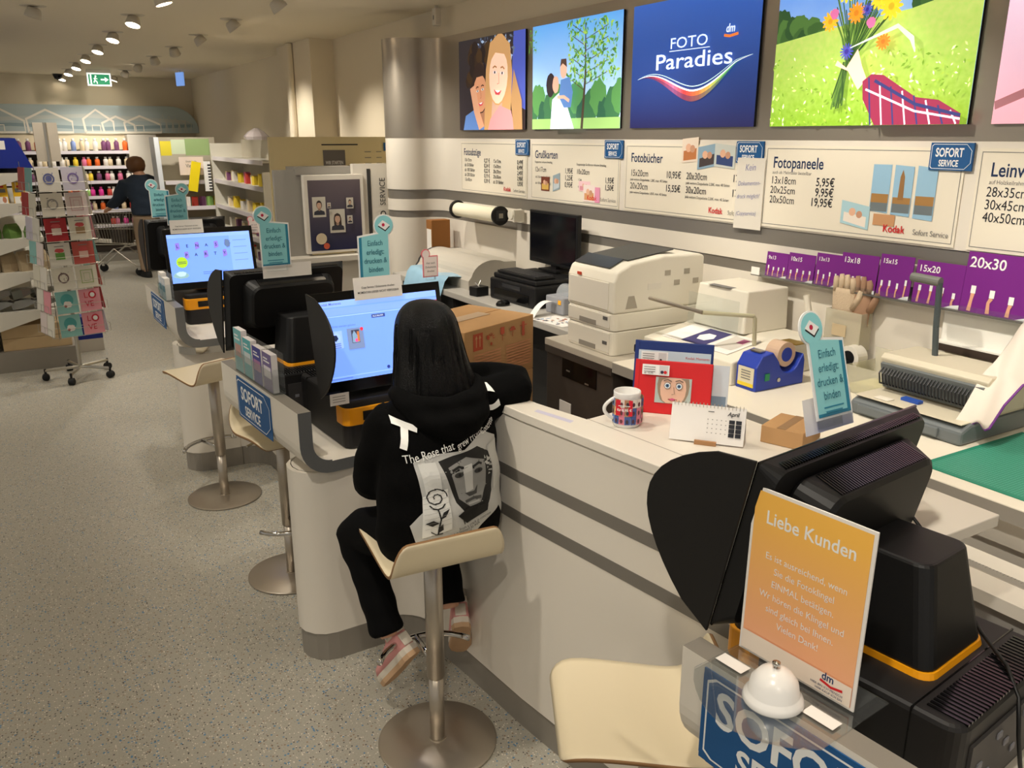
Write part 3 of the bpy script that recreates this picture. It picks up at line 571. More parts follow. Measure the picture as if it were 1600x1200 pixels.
def screen_party():
    a = scr_base(); D = ES((46, 50, 80)); a.rect(.4, 0, .54, .296, ES((124, 162, 244)))
    for i, ch in enumerate('LENAS'):
        x = .06 + i * .062
        if i % 2 == 0: a.poly([(x - .012, .215), (x + .016, .225), (x + .012, .265), (x - .012, .262)], ES((130, 110, 210)))
        a.text(ch, x, .232, .02, D, 'c', .02)
    blob(a, .06 + 5.2 * .062, .245, .02, .028, ES((90, 110, 150)), 2)
    for i, ch in enumerate('PARTY'):
        x = .11 + i * .062
        if i % 2 == 0: a.poly([(x - .012, .155), (x + .016, .165), (x + .012, .205), (x - .012, .202)], ES((130, 110, 210)))
        a.text(ch, x, .172, .02, D, 'c', .02)
    a.disc(.075, .135, .036, ES((160, 196, 40))); a.rect(.05, .136, .1, .14, D); a.rect(.05, .126, .1, .13, D)
    blob(a, .06, .05, .05, .022, ES((130, 166, 170)), 4); blob(a, .06, .06, .03, .016, ES((170, 200, 220)), 5)
    for k in range(4): a.rect(.42, .26 - k * .045, .51, .264 - k * .045, ES((100, 132, 220)))
    a.rect(.2, .06, .36, .064, ES((84, 110, 190))); a.rect(.2, .048, .26, .052, ES((84, 110, 190))); return a
def screen_plain(): return Art(.0002).rect(0, 0, .54, .32, mat('screen_idle', (70, 96, 170), .2, emit=.6))
kiosk(1.19, 3.15, R(3), -1, screen_user(), 'black photo kiosk whose lit blue screen the person in the hoodie uses')
kiosk(1.07, 3.69, R(184), 1, screen_plain(), 'black photo kiosk seen from behind, back to back with the one in use')
kiosk(1.11, 5.78, R(1), 0, screen_party(), 'black photo kiosk showing the Lenas Party design')
kiosk(1.12, 6.35, R(181), 1, screen_plain(), 'black photo kiosk seen from behind, beyond the Lenas Party screen')
kiosk(1.42, .925, R(187), 1, screen_plain(), 'large black photo kiosk seen from behind in the right foreground', .03)

# ---- teal 'Einfach erledigt' signs, pink signs and paper notices on the monitors
TEAL = ink((140, 208, 214)); TEALD = ink((40, 130, 160)); TXT = ink((40, 110, 130))
def teal_sign(x, y, z, rz, flip, label, k=1.0, lean=0.0):
    t = empty('promo_sign', (x, y, z), rz, label, 'sign', 'teal promotional signs on the kiosks', rot=(lean, 0, rz))
    f = -1 if flip else 1; w, h = .125 * k, .205 * k
    def X(u): return u * f
    body = [(X(-w / 2), 0.0), (X(w / 2), 0.0), (X(w / 2), h * .86), (X(-w / 2), h * .93)]
    M = Matrix(((1, 0, 0, 0), (0, 0, 1, -.002), (0, 1, 0, .02), (0, 0, 0, 1)))
    MB().prism(body, 0, .003, M=M).obj('board', INKW, t); c = (X(-w * .34), h * 1.02)
    MB().prism([(c[0] + .04 * k * math.cos(2 * PI * i / 24), c[1] + .04 * k * math.sin(2 * PI * i / 24)) for i in range(24)], .0005, .0035, M=M).obj('roundel', INKW, t)
    a = Art(.0002); a.poly([(X(-w / 2 + .005), .005), (X(w / 2 - .005), .005), (X(w / 2 - .005), h * .83), (X(-w / 2 + .005), h * .9)], TEALD); a.poly([(X(-w / 2 + .005), .012), (X(w / 2 - .016), .012), (X(w / 2 - .016), h * .84), (X(-w / 2 + .005), h * .9)], TEAL)
    a.disc(c[0], c[1], .036 * k, TEAL, 24); s = .024 * k
    a.poly([(c[0] - s, c[1] - s * .1), (c[0] + s * .2, c[1] - s * .9), (c[0] + s, c[1] - s * .2), (c[0] - s * .2, c[1] + s * .6)], ink((30, 30, 36))); a.poly([(c[0] - s, c[1] + s * .1), (c[0] + s * .2, c[1] - s * .7), (c[0] + s, c[1]), (c[0] - s * .2, c[1] + s * .8)], INKW); a.disc(c[0] - s * .1, c[1] + s * .1, s * .25, ink((190, 30, 70)))
    for i, ln in enumerate(['Einfach', 'erledigt:', 'drucken &', 'binden']): a.text(ln, X(-.004), h * (.68 - .155 * i), h * .095, TXT, 'c', .004, .8)
    a.rect(-w * .3, h * .12, w * .25, h * .135, TEALD); a.rect(-w * .26, h * .07, w * .2, h * .085, TEALD)
    a.build('print', t, (0, -.0022, .02), (1, 0, 0), (0, 0, 1), lift=.0008)
    box(-w * .35, w * .35, -.012, .012, 0, .03).obj('clip', ACRYL, t)
    return t
def paper_notice(x, y, z, rz, label, lines=('Copy Service / Dokumente drucken', 'MOMENTAN LEIDER NICHT VERFÜGBAR'), w=.2, h=.085, lean=0):
    t = empty('paper_notice', (x, y, z), rz, label, 'notice', 'white paper notices on the kiosks', rot=(lean, 0, rz))
    box(-w / 2, w / 2, -.0008, .0008, 0, h).obj('sheet', PAPER, t); a = Art(.0001)
    for i, s in enumerate(lines): a.text(s, 0, h * (.5 - .22 * i), .0085, INKK, 'c', .004, .8)
    a.build('print', t, (0, -.001, 0), (1, 0, 0), (0, 0, 1)); return t
def pink_sign(x, y, z, rz, label):
    t = empty('promo_sign', (x, y, z), rz, label, 'sign', 'pink bordered signs on the kiosks'); PK = ink((226, 120, 130)); w, h = .068, .085
    box(-w / 2, w / 2, -.0015, .0015, 0, h).obj('board', PK, t); MB().prism([(-w * .3 + .02 * math.cos(2 * PI * i / 20), h + .008 + .02 * math.sin(2 * PI * i / 20)) for i in range(20)], -.0015, .0015, M=Matrix(((1, 0, 0, 0), (0, 0, 1, 0), (0, 1, 0, 0), (0, 0, 0, 1)))).obj('roundel', PK, t)
    a = Art(.0002); a.rect(-w / 2 + .004, .004, w / 2 - .004, h - .004, ink((236, 222, 216))); a.disc(-w * .3, h + .008, .016, ink((236, 222, 216)))
    for i, s in enumerate(['Hier auch', 'Dokumente', 'drucken']): a.text(s, 0, h * (.62 - .19 * i), .0085, INKG, 'c', .005, .85)
    a.build('print', t, (0, -.0018, 0), (1, 0, 0), (0, 0, 1)); box(-.02, .02, -.008, .008, -.012, .004).obj('clip', ACRYL, t); return t
teal_sign(1.20, 3.055, 1.432, R(3), True, 'teal Einfach erledigt sign above the screen in use, behind a white notice', 1.05)
teal_sign(1.00, 3.70, 1.432, R(3), False, 'teal Einfach erledigt sign standing clear on the rear kiosk beside the passport photo board', 1.05)
teal_sign(.96, 5.80, 1.432, R(2), True, 'teal Einfach erledigt sign behind the notice above the Lenas Party screen', 1.05)
teal_sign(.955, 6.4, 1.432, R(2), False, 'farthest teal Einfach erledigt sign, next to the customer in the denim jacket', 1.05)
teal_sign(1.415, 1.075, 1.425, R(2), False, 'large teal Einfach erledigt sign leaning on the foreground kiosk', .90, R(-16))
paper_notice(1.20, 3.022, 1.40, R(3), 'white notice above the screen the person in the hoodie uses', lean=R(-8))
paper_notice(.985, 5.66, 1.41, R(2), 'white notice above the Lenas Party screen', lean=R(-8))
paper_notice(1.05, 3.715, 1.40, R(3), 'blank white card behind the clear standing teal sign', (), .22, .06)
paper_notice(1.425, 1.095, 1.41, R(4), 'blank white card behind the large foreground teal sign', (), .16, .075, lean=R(-14))
pink_sign(1.445, 3.075, 1.455, R(3), 'small pink bordered sign at the right of the screen in use')
pink_sign(1.415, 5.72, 1.38, R(2), 'small pink bordered sign at the right of the Lenas Party screen')
t = empty('paper_label', (.945, 2.912, 1.035), R(3), 'small white paper label hanging from the kiosk in use', 'label'); box(0, .075, -.001, 0, 0, .045).obj('sheet', PAPER, t)
for k in range(3): box(.01, .06, -.0015, -.001, .012 + .01 * k, .014 + .01 * k).obj('line', INKG, t)

# ---- flyer holders on the upstands
def flyer(w, h, c0, c1, n):
    a = Art(.0001); a.rect(0, 0, w, h, ink(c0)); a.rect(w * .1, h * .35, w * .9, h * .65, ink(c1)); a.rect(w * .12, h * .75, w * .8, h * .79, INKW); a.rect(w * .12, h * .83, w * .6, h * .87, INKW); return a
def holder(x, y, z, rz, label, dl, n=4):
    t = empty('flyer_holder', (x, y, z), rz, label, 'flyer holder', 'acrylic flyer holders on the table upstands')
    L = .115 * n
    box(0, .002, 0, L, 0, .09).obj('front_pane', ACRYL, t); box(.046, .048, 0, L, 0, .16).obj('back_pane', ACRYL, t)
    for k in range(n + 1): box(.002, .046, k * .115 * .997, k * .115 * .997 + .002, 0, .1).obj('divider', ACRYL, t)
    box(.002, .046, .002, L, 0, .003).obj('tray', ACRYL, t)
    return t
holder(.788, 3.10, 1.051, R(4.3), 'clear acrylic flyer holder on the table beside the seated person', 0)
FC = [((118, 104, 150), (226, 220, 226)), ((70, 70, 150), (170, 120, 160)), ((92, 180, 186), (206, 214, 216)), ((120, 186, 190), (190, 150, 140))]
FLB = ['pale flyer stack with violet picture nearest in the flyer holder', 'purple and red flyer stack in the flyer holder', 'teal flyer stack with small card picture in the flyer holder', 'teal flyer stack farthest in the flyer holder']
for k in range(4):
    yy = 3.115 + k * .115; t = empty('flyer_stack', (.788 - .075 * (yy - 3.10) + .005, yy, 1.055), R(4.3), FLB[k], 'flyers', 'flyer stacks in the holder')
    hh = [.15, .15, .16, .18][k]
    box(0, .024, 0, .098, 0, hh).obj('stack', mat('paper_stack', (220, 214, 214), .7, bump=.3, bscale=200), t); flyer(.098, hh, *FC[k], k).build('print', t, (-.0004, .098, 0), (0, -1, 0), (0, 0, 1))
holder(.765, 5.32, 1.051, R(1.5), 'clear acrylic flyer holder by the Lenas Party kiosk', 0, 2)
for k in range(2):
    t = empty('flyer_stack', (.770, 5.335 + k * .115, 1.055), R(1.5), ['crumpled white flyers nearest in the far flyer holder', 'white and blue flyers behind them in the far flyer holder'][k], 'flyers'); box(0, .03, 0, .09, 0, .13 + .02 * k).obj('stack', PAPER, t); flyer(.09, .13, (206, 214, 224), (120, 160, 190), k).build('print', t, (-.0004, .09, 0), (0, -1, 0), (0, 0, 1))

# ---- order bell, sign holder on the near upstand
def near(u, v, z): c, s = math.cos(R(5.4)), math.sin(R(5.4)); return (1.098 + u * c - v * s, .20 + u * s + v * c, z)
t = empty('bell_tray', near(.0, .665, 1.051), R(5.4), 'clear round-ended acrylic tray on the foreground upstand', 'tray')
MB().prism([(.155, -.135), (.155, .135)] + [(-.04 - .08 * math.sin(PI * i / 12) ** .8, .135 - .27 * i / 12) for i in range(13)], 0, .004).obj('plate', ACRYL, t, bevel=.001)
for yy in (.1, -.09): box(.012, .04, yy - .03, yy + .03, .0041, .0046).obj('tape', PAPER, t)
t = empty('order_bell', near(-.003, .653, 1.0558), 0, 'white domed order bell with steel button on the acrylic tray', 'bell')
MB().lathe([(.051, 0), (.053, .004), (.05, .012), (.045, .018), (.044, .02), (.04, .04), (.028, .056), (.012, .063), (0, .064)], 36).obj('dome', mat('bell_white', (236, 234, 230), .25, coat=.4), t, smooth=True)
MB().lathe([(.003, .063), (.003, .070), (.007, .071), (.007, .076), (0, .078)], 16).obj('button', CHROME, t, smooth=True)
t = empty('sign_stand', near(.08, .673, 1.0555), R(5.4), 'orange Liebe Kunden notice in a clear acrylic stand', 'sign')
AM = Matrix.Rotation(R(4), 4, 'Y')
sg = box(0, .003, -.122, .122, 0, .335).obj('pane', PAPER, t, rot=(0, R(1), 0)); a = Art(.0003)
a.rect(.006, .006, .238, .329, grad('notice_orange', (240, 172, 138), (248, 190, 84), 0, sy=.3)); a.text('Liebe Kunden', .122, .272, .026, INKW, 'c', .012, .9)
for i, s in enumerate(['Es ist ausreichend, wenn', 'Sie die Fotoklingel', 'EINMAL betätigen.', 'Wr hören die Klingel und', 'sind gleich bei Ihnen.', 'Vielen Dank!']): a.text(s, .122, .205 - i * .0255, .0135, INKW, 'c', .0, .9)
a.rect(.006, .006, .238, .045, ink((236, 222, 206))); a.text('dm', .18, .033, .015, DBLUE, 'l', .02, .9); a.line([(.178, .03), (.2, .025), (.222, .029)], .005, RED); a.text('HIER BIN ICH MENSCH', .16, .017, .0045, DBLUE); a.text('HIER KAUF ICH EIN', .17, .01, .0045, DBLUE)
a.build('notice', sg, (-.0004, .122, 0), (0, -1, 0), (0, 0, 1)); box(.003, .07, -.122, .122, 0, .003).obj('foot', ACRYL, t)

# ---- sample goods on the counter top
t = empty('photo_mug', (1.517, 1.885, 1.1705), R(0), 'white photo mug with red price field on the counter', 'mug')
MB().lathe([(0, .002), (.036, .002), (.039, 0), (.0405, .004), (.0405, .1), (.0405, .104), (.039, .106), (.0375, .104), (.0365, .012), (0, .010)], 40).obj('body', mat('glazed_white', (232, 230, 226), .15), t, smooth=True)
a = Art(.00012); r = random.Random(3)
for i in range(12):
    for j in range(3): c = [(120, 150, 200), (210, 120, 140), (230, 200, 140), (70, 90, 150), (170, 130, 100), (220, 210, 200)][r.randrange(6)]; a.rect(-.095 + i * .016, .012 + j * .026, -.08 + i * .016, .037 + j * .026, ink(c)); blob(a, -.088 + i * .016, .022 + j * .026, .004, .007, ink((60 + 20 * (i % 3), 50, 60)), i * 3 + j, 8)
a.rect(-.022, .04, .02, .088, ink((206, 22, 44))); a.text('für 8,95 €', 0, .055, .008, INKW, 'c', .02, .8); a.rect(-.015, .07, .014, .072, INKW)
ca = R(-137)
def wrapm(x, y, z): th = ca + x / .0405; rr = .0407 + z; return (rr * math.cos(th), rr * math.sin(th), y)
a.build('print', t, fn=wrapm)
MB().tube([(-.036 - .031 * math.sin(PI * i / 14) ** .7, .012 + .01 * math.sin(PI * i / 14), .086 - .064 * i / 14) for i in range(15)], .0055, 10).obj('handle', mat('glazed_white'), t, smooth=True)
def photo_book(x, y, rz, w, h, th, c, label, art, lean):
    t = empty('photo_book', (x, y, 1.1705), rz, label, 'photo book', rot=(R(-lean), 0, rz))
    o = box(-w / 2, w / 2, 0, th, 0, h).obj('cover', c, t, bevel=.003); box(-w / 2 - .001, -w / 2 + .012, -.0012, th + .001, 0, h).obj('spine', c, t); art.build('print', t, (-w / 2, -.0015, 0), (1, 0, 0), (0, 0, 1)); return t
REDC = mat('red_linen', (206, 26, 32), .6); BLUC = mat('blue_linen', (26, 52, 120), .6)
a = Art(.0003); a.rect(.065, .035, .175, .115, ink((176, 190, 186))); b_ = Art(); face(b_, .12, .082, .085, (226, 184, 160), (150, 130, 110), None, False, smile=False); b_.xf(lambda x, y: (min(max(x, .066), .174), min(max(y, .036), .114))); a.merge(b_)
for e in (.102, .138): a.disc(e, .09, .0105, ink((90, 80, 84)), 14); a.disc(e, .09, .009, INKW, 14); a.disc(e, .09, .006, ink((90, 130, 170)), 12); a.disc(e, .09, .003, INKK, 8); a.line([(e - .012, .105), (e, .109), (e + .012, .104)], .003, ink((110, 90, 80)))
a.poly([(.11, .05), (.12, .053), (.13, .05), (.12, .044)], ink((214, 90, 130)))
a.rect(.022, .12, .105, .152, INKW); a.rect(.074, .122, .102, .15, ink((206, 206, 206))); a.disc(.083, .13, .005, ink((40, 30, 60))); a.disc(.093, .13, .005, RED)
for k in range(3): a.rect(.027, .143 - k * .007, .062, .145 - k * .007, INKG)
a.text('ab 10,95', .028, .123, .006, INKK)
photo_book(1.69, 1.885, R(-48), .235, .165, .016, REDC, 'red photo book with a wide-eyed face on its cover', a, 12)
a = Art(.0003); a.rect(.012, .004, .238, .176, ink((196, 214, 226))); a.rect(.02, .135, .105, .172, INKW); a.rect(.075, .139, .1, .169, ink((206, 206, 206))); a.disc(.083, .146, .004, INKK)
for k in range(3): a.rect(.025, .163 - k * .007, .062, .165 - k * .007, INKG)
a.text('ab 15,55', .026, .14, .007, INKK); a.text('Kodak Moments', .16, .155, .008, RED); blob(a, .17, .1, .04, .035, ink((226, 190, 168)), 4, amp=.1); blob(a, .18, .122, .04, .02, ink((176, 140, 110)), 5)
photo_book(1.745, 1.95, R(-48), .245, .205, .016, BLUC, 'blue bordered photo book standing behind the red one', a, 9)
t = empty('photo_plaque', (1.80, 1.815, 1.1705), R(-48), 'pale photo panel sticking out behind the red photo book', 'photo panel', rot=(R(-10), 0, R(-48)))
box(-.09, .04, 0, .006, 0, .155).obj('board', PAPER, t); a = Art(.0002); a.rect(.0, 0, .13, .155, ink((206, 214, 222))); a.rect(.08, .02, .125, .06, ink((120, 140, 160))); a.build('print', t, (-.09, -.001, 0), (1, 0, 0), (0, 0, 1))
t = empty('desk_calendar', (1.625, 1.655, 1.1705), R(-51), 'white spiral desk calendar open at April', 'calendar', rot=(0, 0, R(-51)))
W_, H_ = .205, .105
MB().add([(-W_ / 2, -.03, .004), (W_ / 2, -.03, .004), (W_ / 2, 0, H_), (-W_ / 2, 0, H_), (-W_ / 2, .035, .004), (W_ / 2, .035, .004)], [(0, 1, 2, 3), (3, 2, 5, 4)]).obj('pages', PAPER, t).modifiers.new('s', 'SOLIDIFY').thickness = .002
a = Art(.0002); a.text('April', W_ * .76, .083, .011, INKK, 'l', .02, 1, slant=.25); a.rect(W_ * .5, .089, W_ * .58, .091, INKK)
for rr in range(4):
    for cc in range(7): (a.rect(W_ * (.79 + .09 * (cc - 5)), .024 + .0125 * rr, W_ * (.865 + .09 * (cc - 5)), .0345 + .0125 * rr, INKK) if cc > 4 else a.rect(W_ * (.5 + .06 * cc), .03 + .0125 * rr, W_ * (.515 + .06 * cc), .032 + .0125 * rr, INKG))
a.build('print', t, (-W_ / 2, -.0318, .003), (1, 0, 0), (0, .28, 1))
m = MB()
for i in range(20): xx = -W_ / 2 + .008 + i * (W_ - .016) / 19; m.tube([(xx, .006 * math.sin(q), H_ - .001 + .006 * math.cos(q)) for q in [j * PI / 4 for j in range(9)]], .0009, 5)
m.obj('spiral', GALV, t); box(-.03, .03, -.042, -.034, 0, .012).obj('stand', mat('wood_foot', (170, 126, 84), .6), t)
# ================================================================ back worktops
t = empty('worktop', (2.7, 1.5, 0), 0, 'cream worktop along the wall with binding machine and cutting mat', 'worktop')
box(-.38, .36, -2.2, 1.5, .95, 1.0).obj('top', mat('worktop_cream', (230, 222, 204), .4), t, bevel=.003); box(-.381, -.378, -2.2, 1.5, .95, .996).obj('edge_strip', mat('grey_edge', (150, 144, 134), .5), t)
box(-.30, .36, -2.2, .9, .84, .95).obj('apron', WHITE, t); box(-.26, .36, -2.2, .55, 0, .84).obj('cabinet_front', WHITE, t); box(-.1, -.06, 1.2, 1.25, 0, .95).obj('leg', KICK, t); box(.2, .36, .6, 1.5, 0, .95).obj('back_panel', DGREY, t)
t = empty('low_bench', (2.2, .6, 0), 0, 'low white bench with a steel ruler below the cutting mat worktop', 'bench'); box(-.1, .115, -1.2, .68, .80, .838).obj('top', WHITE, t); box(-.06, .115, -1.2, .66, 0, .80).obj('front', mat('grey_front', (172, 168, 162), .5), t)
t = empty('steel_ruler', (2.215, 1.25, .8385), R(180), 'long steel ruler lying on the low white bench', 'ruler'); box(-.018, .018, 0, 1.0, 0, .002).obj('bar', mat('ruler_metal', (196, 192, 184), .35, .6), t)
m = MB()
for i in range(100): m.box(-.018, -.018 + (.012 if i % 5 == 0 else .007), .01 * i, .01 * i + .0012, .002, .0023)
m.obj('scale', INKG, t)
t = empty('worktop', (2.78, 4.8, 0), 0, 'grey worktop at the back with printers and plotter', 'worktop'); box(-.28, .28, -1.2, 1.2, .96, 1.0).obj('top', mat('worktop_grey', (176, 172, 164), .45), t, bevel=.004); box(-.26, .28, -1.2, -1.16, 0, .96).obj('side_panel', mat('worktop_side', (140, 128, 112), .5), t); box(.1, .28, -1.16, 1.2, 0, .96).obj('back_panel', DGREY, t)
box(-.22, .1, .3, 1.15, .3, .95).obj('drawer_unit', DGREY, t)
# dark copier cabinet
BRN = mat('cabinet_brown', (62, 54, 48), .5)
t = empty('copier_cabinet', (2.33, 3.29, 0), 0, 'dark brown copier cabinet carrying the big white printer', 'cabinet')
box(0, .7, -.28, .28, 0, .965).obj('body', BRN, t, bevel=.006); box(-.01, .71, -.29, .285, .965, 1.0).obj('top', mat('cabinet_top', (178, 170, 156), .45), t, bevel=.003)
box(-.012, .0, -.285, .28, .93, .964).obj('front_lip', BRN, t); s = box(-.004, .002, -.16, .13, .83, .93).obj('slot', BLACKG, t); box(-.006, -.003, -.10, -.07, .835, .842).obj('latch', GALV, s); box(-.006, -.003, .06, .09, .865, .872).obj('latch', GALV, s)
box(-.004, 0, .05, .15, .62, .70).obj('sticker', PAPER, t); box(-.004, .002, -.13, .13, .36, .52).obj('opening', BLACKG, t)

# ---- the big white printer
t = empty('laser_printer', (2.37, 3.26, 1.0005), 0, 'big white laser printer with extra paper tray on the brown cabinet', 'printer')
def tray(z0, z1, nm):
    o = MB().prism(rrect(0, .55, -.188, .188, .03), z0, z1).obj(nm, PRWHITE, t, bevel=.004)
    box(-.003, .003, -.165, .175, z0 + .012, z1 - .008).obj('front_plate', mat('tray_front', (218, 212, 198), .45), o, bevel=.002); box(-.005, 0, -.06, .075, z0 + .012, z0 + .035).obj('grip', mat('grip_shadow', (140, 134, 124), .5), o); box(-.0045, 0, -.15, -.115, z0 + .05, z0 + .066).obj('gauge', ink((90, 88, 86)), o)
    return o
tray(0, .115, 'lower_tray'); tray(.118, .20, 'upper_tray')
prof = [(.0, .20), (.0, .35), (.02, .395), (.10, .43), (.30, .455), (.52, .45), (.55, .44), (.55, .20)]
m = MB(); n = len(prof)
m.add([(x, -.188, z) for x, z in prof] + [(x, .188, z) for x, z in prof], [(i, (i + 1) % n, n + (i + 1) % n, n + i) for i in range(n)] + [tuple(range(n)), tuple(range(2 * n - 1, n - 1, -1))])
m.obj('body', PRWHITE, t, bevel=.012, seg=3)
box(-.004, .002, -.15, .165, .215, .345).obj('front_door', mat('door_white', (224, 218, 204), .45), t, bevel=.003)
box(-.006, 0, .07, .10, .355, .368).obj('logo', ink((206, 70, 40)), t)
M = Matrix.Translation((.02, 0, .398)) @ Matrix.Rotation(-math.atan2(.035, .08), 4, 'Y'); MB().box(.012, .1, -.11, .17, 0, .006, M=M).obj('control_panel', mat('panel_dark', (52, 54, 58), .3), t)
M = Matrix.Translation((.10, 0, .433)) @ Matrix.Rotation(-math.atan2(.025, .2), 4, 'Y'); o = MB().box(.02, .3, -.13, .16, 0, .004, M=M).obj('output_well', mat('well_dark', (60, 60, 60), .4), t)
for k in range(4):
    x = .3 + .06 * k; m = MB().box(x, x + .035, -.1895, -.188, .36 - .05 * (k % 2), .385 - .05 * (k % 2)).obj('side_vent', mat('vent_beige', (170, 162, 146), .6), t)
MB().add([(.07, -.1892, .22), (.14, -.1892, .22), (.12, -.1892, .28), (.085, -.1892, .28)], [(0, 1, 2, 3)]).obj('side_vent', mat('vent_beige'), t); box(.2, .28, -.1895, -.188, .30, .33).obj('side_handle', mat('door_white'), t)

# ---- stacked cartons behind the counter
def carton(z0, z1, label, marks):
    c, s = math.cos(R(22)), math.sin(R(22)); t = empty('carton', (1.71, 3.30, z0), R(22), label, 'box', 'cartons stacked behind the counter'); h = z1 - z0 - .002
    box(0, .53, 0, .42, 0, h).obj('body', CARD, t, bevel=.003); box(0, .53, .205, .211, h, h + .0012).obj('flap_gap', CARDD, t); box(.1, .4, .17, .25, h + .0012, h + .0018).obj('tape', mat('tape', (180, 150, 116), .3), t)
    a = Art(.0002); RI = ink((190, 80, 52))
    a.rect(.06, h - .1, .13, h - .02, RI)
    for k in (0, 1): x = .08 + .025 * k; a.rect(x, h - .085, x + .006, h - .04, ink((206, 160, 110))); a.poly([(x - .006, h - .045), (x + .012, h - .045), (x + .003, h - .028)], ink((206, 160, 110)))
    for k in range(7): q = k * PI / 6; a.line([(.19 + .012 * math.cos(q), h - .06 + .012 * math.sin(q)), (.19 + .028 * math.cos(q), h - .06 + .028 * math.sin(q))], .004, RI)
    a.disc(.19, h - .085, .008, RI); a.disc(.165, h - .05, .01, RI); a.rect(.26, h - .055, .29, h - .02, RI); a.rect(.273, h - .085, .277, h - .055, RI); a.poly([(.33, h - .05), (.345, h - .03), (.365, h - .03), (.38, h - .05)], RI); a.rect(.353, h - .08, .357, h - .05, RI); a.rect(.43, h - .08, .45, h - .02, RI); a.rect(.41, h - .04, .47, h - .036, RI); a.disc(.44, h - .08, .012, RI)
    PI_ = ink((206, 146, 106))
    for j in range(9):
        a.rect(.06, h - .125 - j * .014, .26, h - .117 - j * .014, PI_); a.rect(.3, h - .125 - j * .014, .5, h - .117 - j * .014, PI_)
    if marks: a.build('print', t, (0, -.0005, 0), (1, 0, 0), (0, 0, 1))
carton(.871, 1.15, 'top carton with red handling symbols behind the seated person', True); carton(.591, .871, 'second carton from the top of the stack behind the seated person', True); carton(.30, .591, 'third carton from the top, low behind the counter', False); carton(.0, .30, 'lowest carton of the stack standing on the floor', False)

# ---- plotter, rolls, monitor, printers on the grey worktop
t = empty('roll_holder', (2.95, 5.12, 1.47), 0, 'white paper roll with black end caps on the wall rail', 'paper roll')
MB().tube([(0, .02, 0), (0, .64, 0)], .05, 28).obj('paper', mat('roll_paper', (240, 232, 206), .7), t, smooth=False); MB().tube([(0, 0, 0), (0, .02, 0)], .066, 28).obj('end_cap', BLACK, t); MB().tube([(0, .64, 0), (0, .66, 0)], .066, 28).obj('end_cap', BLACK, t)
box(-.035, .035, -.004, 0, -.035, .035).obj('hub', DGREY, t); box(-.016, .016, -.006, -.004, -.016, .016).obj('hub_core', GALV, t); box(0, .11, .30, .33, -.02, .0).obj('bracket', GALV, t)
t = empty('wall_dispenser', (3.0, 5.0, 1.455), 0, 'small white dispenser knob beside the paper roll', 'dispenser'); MB().tube([(.06, .03, .03), (-.03, .03, .03)], .035, 20).obj('drum', PRWHITE, t, bevel=.004); box(-.02, .06, -.01, .01, -.02, .06).obj('bracket', PRWHITE, t)
t = empty('plotter', (2.80, 5.42, 1.0005), 0, 'grey large-format plotter with rounded cover and light blue film', 'plotter')
m = MB(); n = 10; rr = [(-.16 + .0 * i, 0) for i in range(1)]
pf = [(-.17, 0.0), (-.17, .06)] + [(.02 + .17 * math.cos(R(180 - 120 * i / 10)) , .06 + .13 * math.sin(R(180 - 120 * i / 10))) for i in range(1, 11)] + [(.2, .17), (.2, 0)]
k = len(pf); m.add([(x, -.42, z) for x, z in pf] + [(x, .42, z) for x, z in pf], [(i, (i + 1) % k, k + (i + 1) % k, k + i) for i in range(k)] + [tuple(range(k)), tuple(range(2 * k - 1, k - 1, -1))]); m.obj('cover', mat('plotter_grey', (190, 184, 172), .4), t)
MB().prism([(x, z) for x, z in pf], 0, .03, M=Matrix(((1, 0, 0, 0), (0, 0, 1, .42), (0, 1, 0, 0), (0, 0, 0, 1)))).obj('end_cap', DGREY, t)
vs = []; F_ = []
for i in range(9):
    for j in range(9): u = i / 8; v = j / 8; x = -.14 - .24 * u; z = (.07 if u < .3 else .07 - .0) - max(0, u - .55) ** 1.3 * .9 + .012 * math.sin(v * 7 + u * 3); vs.append((x, -.30 + .62 * v, z))
for i in range(8):
    for j in range(8): q = i * 9 + j; F_.append((q, q + 1, q + 10, q + 9))
MB().add(vs, F_).obj('film', mat('blue_film', (150, 190, 214), .25, var=.12, vscale=14), t, smooth=True)
t = empty('carton', (2.85, 6.02, 1.0), 0, 'tall brown carton standing by the steel column', 'box'); box(0, .16, 0, .1, 0, .37).obj('body', mat('carton_brown', (150, 98, 46), .8, var=.08), t, bevel=.003); box(-.001, .0, .01, .09, .05, .3).obj('label', PAPER, t)
t = empty('inkjet_printer', (2.65, 4.20, 1.0005), R(3), 'black inkjet printer under the dark monitor', 'printer'); box(0, .36, 0, .50, 0, .135).obj('body', BLACK, t, bevel=.012); box(.02, .35, .015, .485, .135, .165).obj('scanner_lid', BLACK, t, bevel=.008); box(-.004, .002, .06, .44, .02, .075).obj('paper_door', BLACKG, t); box(-.003, .004, .15, .35, .09, .115).obj('panel', DGREY, t)
t = empty('keyboard', (2.68, 4.24, 1.168), R(3), 'black keyboard lying on the inkjet printer', 'keyboard'); box(0, .15, 0, .42, 0, .015).obj('case', BLACK, t, bevel=.004); m = MB()
for i in range(5):
    for j in range(15): m.box(.012 + .026 * i, .034 + .026 * i, .012 + .0265 * j, .035 + .0265 * j, .015, .020)
m.obj('keys', DGREY, t)
t = empty('computer_monitor', (2.97, 4.50, 1.17), R(0), 'switched-off black computer monitor on the back worktop', 'monitor'); box(0, .03, -.275, .275, .035, .37).obj('housing', BLACK, t, bevel=.005); box(-.0015, .001, -.255, .255, .055, .352).obj('screen', mat('dead_screen', (14, 15, 20), .08), t); box(.01, .04, -.03, .03, 0, .08).obj('neck', BLACK, t); box(-.04, .08, -.1, .1, 0, .012).obj('foot', BLACK, t)
